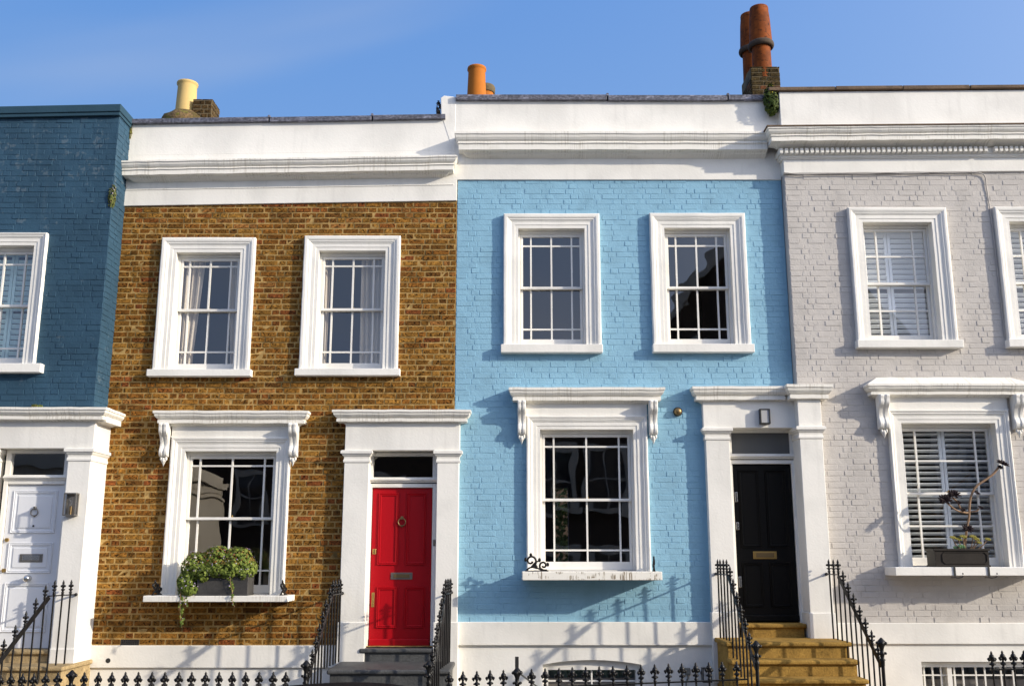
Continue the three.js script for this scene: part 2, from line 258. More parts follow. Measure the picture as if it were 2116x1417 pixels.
function hoodGeo(x0, x1, yt, h, p, zw, slope = 0, zb = zw - .03) {                      // moulded shelf with mitred returns
  const y = t => yt - h * t, prof = [[0, yt + .015 + slope], [p, yt], [p, y(.2)], [p - .012, y(.24)], [p - .018, y(.42)], [p - .042, y(.60)], [p - .062, y(.66)], [p - .062, y(.70)], [p - .052, y(.72)], [p - .052, y(.97)], [p - .062, y(1)], [p * .45, y(1.02)], [p * .3, y(1.16)], [0, y(1.18)]];
  return sweep(prof.map(q => [q[0] - p, q[1]]), [[x0, zw - .03], [x0, zw + p], [x1, zw + p], [x1, zb]], 'xz', { step: .11, wob: .003 });
}
function corbelGeo(x0, x1, yt, yb, zw) {                                // scrolled bracket with a leaf below
  const H = yt - yb, s = new THREE.Shape(), P = [[0, 0], [.145, 0], [.15, .10], [.14, .22], [.085, .34], [.055, .46], [.05, .56], [.07, .64], [.085, .72], [.075, .80], [.05, .84], [0, .85]];
  s.moveTo(0, 0); s.splineThru(P.slice(1).map(([z, t]) => new THREE.Vector2(z, -t * H))); s.lineTo(0, 0);
  const w = x1 - x0, ex = (a, b, k) => new THREE.ExtrudeGeometry(s, { depth: b - a, bevelEnabled: true, bevelSize: .004, bevelThickness: .004, bevelSegments: 1, curveSegments: 10 }).scale(k, 1, 1).rotateY(-Math.PI / 2).translate(b, yt, zw);
  const g = [ex(x0 + .004, x1 - .004, .92), ex(x0 + .012, x0 + w * .34, 1.06), ex(x1 - w * .34, x1 - .012, 1.06)];
  const cx = (x0 + x1) / 2, yl = yb + H * .15;
  for (const [dx, dy, r] of [[0, -.045, .030], [-.03, -.025, .024], [.03, -.025, .024], [-.018, -.05, .018], [.018, -.05, .018]]) g.push(new THREE.SphereGeometry(r, 8, 6).scale(.75, 1.25, .9).translate(cx + dx, yl + dy, zw + .035));
  g.push(new THREE.ConeGeometry(.028, .07, 7).rotateX(Math.PI).translate(cx, yl - .09, zw + .03));
  return g;
}
function sashWindow(house, c) {
  const { x0, x1, y0, y1, zw, aw = .2, gz = -.11, hb = [], vb = [], meet, sill, hood, seed } = c, mr = .034, z = zw + gz;
  const win = add(house, 'window', [sweep(ARCH(aw).map(q => [q[0], q[1] + zw]), [[x0, y0], [x0, y1], [x1, y1], [x1, y0]], 'xy', { step: .16, wob: .002 })], M.stucco);
  const s = sill, sg = rbox(s.x0, s.x1, s.y0, s.y1, zw - .17, zw + s.p, .008); add(win, 'sill', sg, s.mat || M.stucco);
  if (hood) {
    add(win, 'hood', hoodGeo(hood.x0, hood.x1, hood.yt, hood.yt - hood.yb, hood.p || .19, zw, hood.slope), M.grimy);
    add(win, 'frieze_panel', [rbox(x0 - aw - .004, x1 + aw + .004, y1 + aw - .006, hood.yb + .01, zw - .02, zw + .045, .004), box(x0 - aw - .01, x1 + aw + .01, y1 + aw - .004, y1 + aw + .012, zw - .02, zw + .055)], M.stucco);
    for (const k of hood.corbels) add(win, 'corbel', corbelGeo(k[0], k[1], hood.yb - .005, k[2], zw + .03), M.stucco);
  }
  // boxed frame lining
  add(win, 'box_frame', [box(x0 - .02, x0 + .028, y0, y1 + .02, z - .09, z + .035), box(x1 - .028, x1 + .02, y0, y1 + .02, z - .09, z + .035), box(x0 + .028, x1 - .028, y1 - .045, y1 + .02, z - .09, z + .035), box(x0 + .028, x1 - .028, y0 - .01, y0 + .012, z - .09, z + .045)], M.gloss);
  const xa = x0 + .030, xb = x1 - .030, ya = y0 + .014, yb = y1 - .048, st = .034;
  const sash = (ya_, yb_, zz, top, bot) => add(win, 'sash', [rbox(xa, xa + st, ya_, yb_, zz - .02, zz + .02, .004), rbox(xb - st, xb, ya_, yb_, zz - .02, zz + .02, .004), rbox(xa + st - .003, xb - st + .003, yb_ - top, yb_, zz - .019, zz + .019, .004), rbox(xa + st - .003, xb - st + .003, ya_, ya_ + bot, zz - .019, zz + .019, .004)], M.gloss);
  const zu = z, zl = z - .045, br = .011;
  sash(meet - mr / 2, yb, zu, .04, mr); sash(ya, meet + mr / 2, zl, mr, .10);
  for (const [lo, hi, zz, q] of [[meet + mr / 2, yb - .04, zu, 0], [ya + .10, meet - mr / 2, zl, 1]]) {
    const hs = hb.filter(h => h > lo + .02 && h < hi - .02), ys = [lo, ...hs, hi], xs = [xa + st, ...vb, xb - st];
    for (const v of vb) add(win, 'glazing_bar', box(v - br, v + br, lo, hi, zz - .014, zz + .014), M.gloss);
    for (const h of hs) add(win, 'glazing_bar', box(xa + st, xb - st, h - br, h + br, zz - .0125, zz + .0125), M.gloss);
    ys.sort((a, b) => a - b);
    for (let i = 0; i < xs.length - 1; i++) for (let j = 0; j < ys.length - 1; j++) pane(win, xs[i], xs[i + 1], ys[j], ys[j + 1], zz, seed * 100 + q * 50 + i * 7 + j, M.glass, c.wave || 1);
  }
  add(win, 'sash_lock', [box((x0 + x1) / 2 - .03, (x0 + x1) / 2 + .03, meet + mr / 2, meet + mr / 2 + .012, zl - .012, zl + .016), new THREE.SphereGeometry(.011, 8, 6).translate((x0 + x1) / 2 + .015, meet + mr / 2 + .018, zl)], M.brass);
  return win;
}
function curtain(label, x0, x1, x0b, x1b, y0, y1, z, folds, group, mat = M.curtain) { // hung cloth with folds, narrower at the tie
  const nx = folds * 8, ny = 12, g = new THREE.PlaneGeometry(1, 1, nx, ny), p = g.attributes.position;
  for (let i = 0; i < p.count; i++) { const u = p.getX(i) + .5, v = p.getY(i) + .5, a = mix(x0b, x0, v), b = mix(x1b, x1, v); p.setXYZ(i, mix(a, b, u), mix(y0, y1, v), z + .028 * Math.sin(u * folds * 2 * Math.PI + v * .8) + .01 * Math.sin(u * folds * 5 + v * 3)); }
  g.computeVertexNormals();
  const t = thing('curtain', label, 'curtain', [(x0 + x1) / 2, y0, z], group); add(t, 'cloth', g, mat); add(t, 'rail', new THREE.CylinderGeometry(.012, .012, Math.abs(x1 - x0) + .04, 8).rotateZ(Math.PI / 2).translate((x0 + x1) / 2, y1 + .012, z), M.gloss); return t;
}
function shutters(label, x0, x1, y0, y1, z, split, mat, tilt, group) {  // plantation shutters: two leaves of slats
  const t = thing('plantation_shutter', label, 'shutter', [(x0 + x1) / 2, y0, z], group), fr = .04; const pitch = .072;
  for (const [a, b] of [[x0, split - .003], [split + .003, x1]]) {
    add(t, 'stile', rbox(a, a + fr, y0, y1, z - .015, z + .015, .004), mat); add(t, 'stile', rbox(b - fr, b, y0, y1, z - .015, z + .015, .004), mat);
    const mid = (y0 + y1) / 2; for (const [r0, r1] of [[y0, y0 + .06], [y1 - .05, y1], [mid - .03, mid + .03]]) add(t, 'rail', box(a + fr, b - fr, r0, r1, z - .0135, z + .0135), mat);
    const sg = new RoundedBoxGeometry(b - a - 2 * fr, .062, .009, 1, .004); sg.rotateX(tilt); boxUV(sg);
    for (const [r0, r1] of [[y0 + .06, mid - .03], [mid + .03, y1 - .05]]) for (let y = r0 + .035; y < r1 - .02; y += pitch) addAt(t, 'slat', sg, mat, (a + b) / 2, y, z);
  }
  return t;
}
// ---------------------------------------------------------------- doors and door surrounds
function panelGeo(x0, x1, y0, y1, z, raised) {
  const pr = [[-.034, z + .001], [-.030, z + .010], [-.018, z + .012], [-.012, z + .006], [-.006, z + .014], [0, z + .014], [.004, z - .002]];
  const g = [sweep(pr, [[x0, y0], [x0, y1], [x1, y1], [x1, y0]], 'xy', { closed: true, step: 5, wob: 0 })];
  if (raised) g.push(rbox(x0 + .06, x1 - .06, y0 + .06, y1 - .06, z - .01, z + .008, .006));
  return g;
}
function door(house, { x0, x1, y0, y1, z, mat, panels, raised }) {
  const d = add(house, 'door', rbox(x0, x1, y0, y1, z - .045, z, .003), mat);
  for (const [a, b, c, e] of panels) add(d, 'panel', panelGeo(a, b, c, e, z, raised), mat);
  return d;
}
const ringKnocker = (d, x, y, z, r, m) => add(d, 'knocker', [new THREE.TorusGeometry(r, .007, 8, 20).translate(x, y - r * .7, z + .022), rbox(x - .018, x + .018, y, y + .04, z - .003, z + .03, .008), new THREE.SphereGeometry(.014, 8, 6).translate(x, y - 1.75 * r, z + .008)], m);
const letterPlate = (d, x0, x1, y0, y1, z, m, m2) => { const f = add(d, 'letter_plate', [rbox(x0, x1, y0, y1, z - .004, z + .008, .004)], m); return add(d, 'letter_flap', rbox(x0 + .035, x1 - .035, y0 + .02, y1 - .018, z + .004, z + .013, .003), m2); };
function doorCase(house, c) {                                           // pilasters, capitals, frieze and hood
  const { zw, pil, frieze, hood, capH = .14, base, capP = .04, mat = M.stucco } = c;
  const s = add(house, 'door_surround', rbox(frieze.x0, frieze.x1, frieze.y0, frieze.y1, zw - .12, zw + frieze.p, .006), mat);
  for (const p of pil) {
    const zf = zw + p.p; add(s, 'pilaster', [rbox(p.x0, p.x1, base.y0 - .02, frieze.y0 - capH + .01, p.zb ?? zw - .16, zf, .007)], mat);
    const prof = [[0, -.02], [.012, -.012], [.012, .012], [.004, .03], [.004, .055], [.022, .075], [.03, .092], [.044, .098], [.044, .132], [.03, .14], [0, .142]].map(q => [q[0], frieze.y0 - capH + q[1] * capH / .14]);
    add(s, 'capital', [sweep(prof, [[p.x0, p.zb ?? zw - .14], [p.x0, zf], [p.x1, zf], [p.x1, p.zb ?? zw - .14]], 'xz', { step: .3 }), box(p.x0 + .003, p.x1 - .003, frieze.y0 - capH, frieze.y0 + .004, zw - .14, zf - .004)], mat);
    add(s, 'pilaster_base', rbox(p.x0 - .016, p.x1 + .014, base.y0, base.y1, p.zb ?? zw - .16, zf + .016, .008), mat);
  }
  for (const h of hood) add(s, 'hood', hoodGeo(h.x0, h.x1, h.yt, h.yt - h.yb, h.p, zw, 0, h.zb), M.grimy);
  return s;
}
function transom(house, x0, x1, y0, y1, z, seed, mat = M.glass) {
  const f = add(house, 'fanlight', [box(x0 - .05, x0 + .012, y0, y1 + .03, z - .05, z + .03), box(x1 - .012, x1 + .05, y0, y1 + .03, z - .05, z + .03), box(x0 + .012, x1 - .012, y1 - .012, y1 + .03, z - .05, z + .03), rbox(x0 - .05, x1 + .05, y0 - .055, y0 + .012, z - .05, z + .05, .006), rbox(x0 - .05, x1 + .05, y0 - .03, y0 - .005, z - .04, z + .075, .006)], M.gloss);
  pane(f, x0 + .01, x1 - .01, y0 + .01, y1 - .01, z, seed, mat); return f;
}
const frameSides = (house, x0, x1, y0, y1, z) => add(house, 'door_frame', [rbox(x0 - .055, x0 - .004, y0, y1 + .055, z - .06, z + .035, .006), rbox(x1 + .004, x1 + .055, y0, y1 + .055, z - .06, z + .035, .006), rbox(x0 - .004, x1 + .004, y1 + .004, y1 + .055, z - .06, z + .034, .006)], M.gloss);

// ---------------------------------------------------------------- cornice, parapet, rooms
function cornice(house, x0, x1, T0, Hh, p, zw, sl, ends, mat) {
  const y = t => T0 - Hh * t, prof = [[0, T0 + .03], [p, T0], [p, y(.10)], [p - .012, y(.13)], [p - .018, y(.24)], [p - .035, y(.34)], [p - .055, y(.40)], [p - .055, y(.43)], [p - .046, y(.45)], [p - .040, y(.50)], [p - .052, y(.54)], [p - .056, y(.56)], [p - .056, y(.80)], [p - .066, y(.81)], [p * .5, y(.83)], [p * .42, y(.86)], [p * .36, y(.92)], [p * .2, y(.97)], [.02, y(1)], [0, y(1.04)]];
  const path = []; if (ends[0]) path.push([x0, zw - .02]); path.push([x0, zw + p], [x1, zw + p]); if (ends[1]) path.push([x1, zw - .02]);
  const g = sweep(prof.map(q => [q[0] - p, q[1]]), path, 'xz', { step: .14, wob: .0035 });
  return add(house, 'cornice', shear(g, x0, sl), mat);
}
const slab = (x0, x1, yb, yt, z0, z1, sl, sx, r = .006) => shear(rbox(x0, x1, yb, yt, z0, z1, r), sx, sl);
function rooms(house, x0, x1, zf, floorY, topY, back = []) {
  const mat = M.room;         // closed storeys behind the front wall
  add(house, 'party_wall', [box(x0 + .002, x0 + .15, 0, topY, -5.2, zf - .26), box(x1 - .15, x1 - .002, 0, topY, -5.2, zf - .26)], mat);
  add(house, 'back_wall', holedWall(x0, x1, 0, topY, -5.2, .2, back), mat);
  add(house, 'floor', [box(x0 + .15, x1 - .15, floorY - .15, floorY, -5.2, zf - .26), box(x0 + .15, x1 - .15, .85, 1.0, -5.2, zf - .26)], mat);
  add(house, 'roof', box(x0, x1, topY, topY + .15, -5.4, zf - .05), M.roof);
}

// ================================================================ THE SETTING
structure('ground', box(-300, 300, -.4, -.13, -300, 300), M.asphalt, 'dark ground reaching to the horizon');
structure('road', box(-60, 60, -.13, -.124, 3.75, 10.8), M.asphalt, 'grey asphalt road between the two terraces');
structure('pavement', box(-60, 60, -.13, 0, -.3, 3.6), M.paving, 'stone pavement in front of the painted terrace');
structure('far_pavement', box(-60, 60, -.13, .002, 10.95, 16.5), M.paving, 'stone pavement across the road');
structure('kerb', [box(-60, 60, -.13, .004, 3.6, 3.75), box(-60, 60, -.13, .006, 10.8, 10.95)], M.kerb, 'granite kerbs on both sides of the road');

// ================================================================ BRICK HOUSE
{
  const H = thing('brick_house', 'narrow brown brick terraced house with white trim and a red front door', 'house', [-3.0, 0, 0]);
  const x0 = -5.3, x1 = -.75, sl = .0172, sx = -5.3;
  const W1 = [-4.53, -3.665, 4.895, 6.51], W2 = [-2.605, -1.707, 4.905, 6.535], W3 = [-4.23, -3.045, 2.03, 3.83], Dh = [-1.875, -.97, 1.405, 3.835];
  const wall = add(H, 'wall', holedWall(x0, x1, 1.40, 7.6, -.004, .25, [W1, W2, W3, Dh]), M.mortar);
  const tones = [[.36, .19, .062], [.33, .155, .05], [.42, .235, .08], [.28, .145, .05], [.33, .135, .052], [.34, .12, .056], [.23, .115, .045], [.40, .20, .09]], tw = [.24, .2, .15, .17, .08, .035, .08, .045];
  brickwork(wall, { x0: -5.31, x1: -.752, y0: 1.42, y1: 7.27, z: 0, seed: 11, mat: M.brick, soft: .003, rough: .004, joint: .0145, holes: [[-4.64, -3.56, 4.82, 6.62], [-2.71, -1.61, 4.82, 6.64], [-4.33, -2.95, 1.98, 4.2], [-2.1, -.72, 1.2, 4.22], [-4.88, -4.65, 1.415, 1.487]],
    tone: (R, b) => { const z = fbm(b[0] * .11 + 3, b[2] * .16 + 3, 8, 3, 87), y = clamp((b[2] - 5) / 2.3); let q = R() + (z - .5) * .5 + y * .12 - .03, k = 0; while (k < 7 && q > tw[k]) { q -= tw[k]; k++; } const m = (.74 + R() * .46) * (.9 + .3 * (fbm(b[0] * .2 + 7, b[2] * .25 + 7, 8, 3, 88))); return tones[k].map((c, i) => c * m * [1.04, .99, .70][i]); } });
  // parapet, frieze, cornice, lead coping
  add(H, 'parapet', [slab(x0 - .005, -.80, 7.9, 8.36, -.30, .022, sl, sx), slab(x0 - .005, -.757, 7.173, 7.902, -.30, .0225, sl, sx), rbox(-5.27, -.94, 7.1, 7.18, -.25, -.012)], M.stucco);
  add(H, 'frieze_lip', slab(x0 + .01, -.80, 7.395, 7.41, -.02, .030, sl, sx, .003), M.grimy);
  cornice(H, -5.36, -.745, 7.742, .235, .22, .02, sl, [1, 1], M.grimy);
  const cop = [slab(-5.29, -3.38, 8.36, 8.425, -.34, .075, sl, sx), slab(-3.36, -1.95, 8.352, 8.42, -.34, .073, sl, sx), slab(-1.93, -.925, 8.357, 8.424, -.34, .075, sl, sx)];
  for (const x of [-3.37, -1.94]) cop.push(shear(new THREE.CylinderGeometry(.02, .02, .42, 8).rotateX(Math.PI / 2).translate(x, 8.428, -.13), sx, sl)); add(H, 'lead_coping', cop, M.lead);
  add(H, 'plinth', [rbox(-5.25, -2.13, 1.152, 1.418, -.2, .045, .01), box(-5.25, -2.13, 0, 1.16, -.2, .012)], M.stucco);
  add(H, 'drain_hole', new THREE.CylinderGeometry(.03, .03, .02, 14).rotateX(Math.PI / 2).translate(-5.0, 1.24, .037), M.rubber);
  const v = []; for (let i = 0; i <= 9; i++) v.push(box(-4.875 + i * .0238, -4.869 + i * .0238, 1.42, 1.482, -.006, .002)); for (let j = 0; j <= 3; j++) v.push(box(-4.875, -4.655, 1.42 + j * .02, 1.425 + j * .02, -.0065, .001)); add(H, 'air_brick', v, M.ironMatt); add(H, 'vent_cavity', box(-4.88, -4.65, 1.416, 1.487, -.05, -.0025), M.rubber);
  sashWindow(H, { x0: W1[0], x1: W1[1], y0: W1[2], y1: W1[3], zw: 0, meet: 5.735, hb: [6.345, 5.17], vb: [-4.378, -4.098, -3.818], sill: { x0: -4.785, x1: -3.42, y0: 4.803, y1: 4.895, p: .10 }, seed: 3 });
  sashWindow(H, { x0: W2[0], x1: W2[1], y0: W2[2], y1: W2[3], zw: 0, meet: 5.745, hb: [6.352, 5.17], vb: [-2.436, -2.156, -1.876], sill: { x0: -2.85, x1: -1.47, y0: 4.812, y1: 4.905, p: .10 }, seed: 4 });
  sashWindow(H, { x0: W3[0], x1: W3[1], y0: W3[2], y1: W3[3], zw: 0, aw: .18, meet: 2.975, hb: [3.65, 2.322], vb: [-4.062, -3.642, -3.222], sill: { x0: -4.50, x1: -2.735, y0: 1.957, y1: 2.03, p: .40, mat: M.grimy }, hood: { x0: -4.63, x1: -2.63, yt: 4.335, yb: 4.175, p: .19, corbels: [[-4.545, -4.43, 3.68], [-2.88, -2.765, 3.68]] }, seed: 5 });
  // red door
  doorCase(H, { zw: 0, frieze: { x0: -2.153, x1: -.673, y0: 3.832, y1: 4.24, p: .1 }, pil: [{ x0: -2.153, x1: -1.835, p: .1 }, { x0: -.962, x1: -.68, p: .1 }], base: { y0: .9, y1: 1.70 }, hood: [{ x0: -2.315, x1: -.53, yt: 4.345, yb: 4.195, p: .22 }] });
  transom(H, -1.82, -1.02, 3.49, 3.79, -.12, 71);
  frameSides(H, -1.808, -1.031, 1.39, 3.367, -.12);
  const d = door(H, { x0: -1.806, x1: -1.033, y0: 1.40, y1: 3.367, z: -.12, mat: M.redDoor, panels: [[-1.72, -1.468, 2.396, 3.299], [-1.361, -1.112, 2.396, 3.299], [-1.715, -1.466, 1.621, 2.118], [-1.361, -1.112, 1.621, 2.118]] });
  add(d, 'weather_board', [rbox(-1.803, -1.036, 1.402, 1.485, -.125, -.085, .012)], M.redDoor);
  ringKnocker(d, -1.417, 2.965, -.12, .048, M.oldBrass);
  letterPlate(d, -1.545, -1.27, 2.212, 2.298, -.12, M.pewter, M.oldBrass);
  add(d, 'lock', [rbox(-1.787, -1.742, 2.525, 2.595, -.122, -.108, .008), new THREE.CylinderGeometry(.013, .013, .03, 12).rotateX(Math.PI / 2).translate(-1.765, 2.56, -.11)], M.brass);
  add(d, 'handle_plate', [rbox(-1.782, -1.748, 1.872, 2.052, -.122, -.112, .008), new THREE.CylinderGeometry(.008, .008, .03, 10).rotateX(Math.PI / 2).translate(-1.765, 1.915, -.105)], M.brass);
  add(H, 'door_bell', [rbox(-1.012, -.972, 2.63, 2.71, -.09, -.072, .008), new THREE.CylinderGeometry(.012, .012, .02, 12).rotateX(Math.PI / 2).translate(-.992, 2.672, -.068)], M.pewter);
  rooms(H, x0, x1, 0, 4.45, 8.0);
  // chimney on the party wall
  const ch = add(H, 'chimney', [rbox(-5.14, -4.83, 8.1, 9.70, -2.35, -1.95, .01), rbox(-5.72, -5.10, 8.1, 9.32, -2.8, -1.85, .02)], M.oldMortar);
  brickwork(ch, { x0: -5.145, x1: -4.825, y0: 9.0, y1: 9.71, z: -1.945, seed: 91, mat: M.brick, tone: R => { const m = .5 + R() * .6; return [.20 * m, .13 * m, .06 * m]; }, most: 60 });
  brickwork(ch, { x0: 1.95, x1: 2.35, y0: 9.0, y1: 9.71, z: -4.825, seed: 92, mat: M.brick, tone: R => { const m = .5 + R() * .6; return [.17 * m, .12 * m, .06 * m]; }, most: 60, turn: new THREE.Matrix4().makeRotationY(Math.PI / 2) });
  const mo = new THREE.SphereGeometry(.40, 20, 12).scale(.95, .62, .9), mp = mo.attributes.position; for (let i = 0; i < mp.count; i++) { const k = 1 + .16 * (fbm(mp.getX(i) + 5, mp.getY(i) * 2 + mp.getZ(i) + 5, 6, 3, 7) - .5); mp.setXYZ(i, mp.getX(i) * k, mp.getY(i) * k, mp.getZ(i) * k); } mo.computeVertexNormals();
  add(ch, 'moss_cap', mo.translate(-5.32, 9.33, -2.15), M.moss);
  add(ch, 'chimney_pot', lathe([[.0, .60], [.135, .60], [.15, .615], [.165, .63], [.17, .615], [.168, .59], [.15, .575], [.155, .4], [.168, 0], [.168, -.2]], 24).translate(-5.30, 9.42, -2.1), M.creamClay);
}
// ================================================================ SKY-BLUE HOUSE
{
  const H = thing('blue_house', 'sky blue painted brick terraced house with white trim and a black front door', 'house', [1.5, 0, 0]);
  const x0 = -.75, x1 = 3.70;
  const W1 = [.085, .985, 5.23, 6.85], W2 = [2.067, 2.96, 5.235, 6.857], W3 = [.365, 1.575, 2.318, 4.112], Dh = [2.76, 3.685, 1.605, 4.12], B = [.384, 1.602, .35, 1.19, .055];
  const wall = add(H, 'wall', [holedWall(x0 + .002, x1, 1.60, 7.6, -.0028, .25, [W1, W2, W3, Dh])], M.blue);
  brickwork(wall, { x0: -.748, x1: 3.70, y0: 1.69, y1: 7.57, z: 0, seed: 21, mat: M.blue, soft: .005, rough: .0026, joint: .006, holes: [[-.02, 1.08, 5.15, 6.96], [1.96, 3.06, 5.15, 6.96], [.27, 1.68, 2.27, 4.5], [2.55, 3.72, 1.4, 4.55], [-.76, -.72, 1, 4.2]] });
  add(H, 'parapet', [rbox(-.80, 3.70, 7.55, 8.715, -.30, .022, .01), rbox(-.985, -.78, 8.43, 8.76, -.30, .0245, .03), new THREE.ExtrudeGeometry(new THREE.Shape([[-.98, 8.5], [-.79, 7.9], [-.79, 8.77], [-.95, 8.79], [-.99, 8.76]].map(q => new THREE.Vector2(...q))), { depth: .27, bevelEnabled: true, bevelSize: .006, bevelThickness: .006, bevelSegments: 1 }).translate(0, 0, -.25)], M.stucco);
  cornice(H, -.785, 3.49, 8.165, .30, .22, .02, 0, [1, 0], M.grimy);
  const cop = [rbox(-.78, 1.32, 8.712, 8.79, -.34, .075), rbox(1.34, 3.0, 8.705, 8.783, -.34, .073), rbox(3.02, 3.51, 8.71, 8.788, -.34, .075)]; for (const x of [1.33, 3.01]) cop.push(new THREE.CylinderGeometry(.02, .02, .42, 8).rotateX(Math.PI / 2).translate(x, 8.79, -.13)); add(H, 'lead_coping', cop, M.lead);
  add(H, 'plinth', [rbox(-.69, 2.53, 1.434, 1.70, -.2, .045, .01), box(-.672, 2.53, 1.425, 1.436, -.2, .052), holedWall(-.69, 3.9, 0, 1.44, .012, .3, [B])], M.stucco);
  sashWindow(H, { x0: W1[0], x1: W1[1], y0: W1[2], y1: W1[3], zw: 0, meet: 6.045, hb: [6.636, 5.481], vb: [.258, .536, .812], sill: { x0: -.148, x1: 1.195, y0: 5.118, y1: 5.23, p: .10 }, seed: 6, wave: .6 });
  sashWindow(H, { x0: W2[0], x1: W2[1], y0: W2[2], y1: W2[3], zw: 0, meet: 6.048, hb: [6.64, 5.485], vb: [2.236, 2.514, 2.79], sill: { x0: 1.855, x1: 3.193, y0: 5.122, y1: 5.235, p: .10 }, seed: 7, wave: 3 });
  sashWindow(H, { x0: W3[0], x1: W3[1], y0: W3[2], y1: W3[3], zw: 0, aw: .18, meet: 3.213, hb: [3.9, 2.576], vb: [.545, .971, 1.396], sill: { x0: .125, x1: 1.833, y0: 2.215, y1: 2.318, p: .45, mat: M.dripped }, hood: { x0: -.042, x1: 1.985, yt: 4.64, yb: 4.472, p: .19, corbels: [[.072, .178, 3.962], [1.776, 1.885, 3.962]] }, seed: 8 });
  doorCase(H, { zw: 0, frieze: { x0: 2.48, x1: 3.68, y0: 4.124, y1: 4.53, p: .085 }, pil: [{ x0: 2.497, x1: 2.805, p: .1 }, { x0: 3.672, x1: 3.965, p: .235, zb: -.1 }], base: { y0: 1.0, y1: 1.82 }, hood: [{ x0: 2.335, x1: 3.60, yt: 4.652, yb: 4.478, p: .2 }, { x0: 3.52, x1: 4.12, yt: 4.658, yb: 4.476, p: .33 }] });
  add(H.children.find(c => c.name === 'door_surround'), 'upper_pier', rbox(3.672, 3.972, 4.12, 4.535, -.1, .228, .006), M.stucco);
  transom(H, 2.86, 3.645, 3.795, 4.095, -.12, 72, M.filmGlass);
  frameSides(H, 2.872, 3.632, 1.66, 3.672, -.12);
  const d = door(H, { x0: 2.874, x1: 3.630, y0: 1.70, y1: 3.672, z: -.12, mat: M.blackDoor, panels: [[2.945, 3.205, 2.614, 3.598], [3.292, 3.555, 2.614, 3.598], [2.945, 3.205, 1.875, 2.42], [3.292, 3.555, 1.875, 2.42]] });
  add(d, 'weather_board', rbox(2.877, 3.627, 1.70, 1.775, -.125, -.085, .01), M.blackDoor);
  letterPlate(d, 3.09, 3.39, 2.468, 2.562, -.12, M.brass, M.oldBrass);
  for (const [y, h] of [[3.25, .13], [2.88, .10], [2.18, .14]]) add(d, 'lock', [rbox(2.885, 2.925, y - h / 2, y + h / 2, -.122, -.108, .01), new THREE.CylinderGeometry(.014, .014, .03, 12).rotateX(Math.PI / 2).translate(2.905, y - .015, -.108)], M.chrome);
  // basement window under the plinth
  const bw = add(H, 'basement_window', [box(.384, .45, .35, 1.2, -.16, -.06), box(1.54, 1.602, .35, 1.2, -.16, -.06), box(.45, 1.54, 1.12, 1.26, -.16, -.06), box(.45, 1.54, .35, .42, -.16, -.06)], M.gloss);
  add(bw, 'glazing_bar', box(.985, 1.005, .42, 1.12, -.13, -.10), M.gloss); add(bw, 'glazing_bar', box(.45, 1.54, .975, .993, -.127, -.103), M.gloss);
  for (const [a, b] of [[.45, .985], [1.005, 1.54]]) for (const [c, e] of [[.42, .975], [.993, 1.12]]) pane(bw, a, b, c, e, -.115, 300 + a * 10 | 0);
  rooms(H, x0, x1, 0, 4.75, 8.35, [[.76, 1.0, 1.5, 3.7]]);
  const ch = add(H, 'chimney', [rbox(-.85, -.2, 8.2, 9.5, -3.0, -1.8, .02)], M.oldMortar);
  const pot = lathe([[.0, .62], [.12, .62], [.135, .66], [.15, .665], [.155, .645], [.155, .62], [.138, .605], [.145, .4], [.165, -.1], [.17, -.3]], 24);
  add(ch, 'chimney_pot', pot.clone().translate(-.575, 9.63, -2.05), M.orangeClay);
  add(ch, 'chimney_pot', pot.clone().translate(-.45, 9.56, -2.62), M.orangeClay); add(ch, 'mortar_collar', lathe([[.152, .56], [.165, .57], [.17, .65], [.155, .69], [.14, .68]], 18).translate(-.45, 9.56, -2.62), M.oldMortar);
}
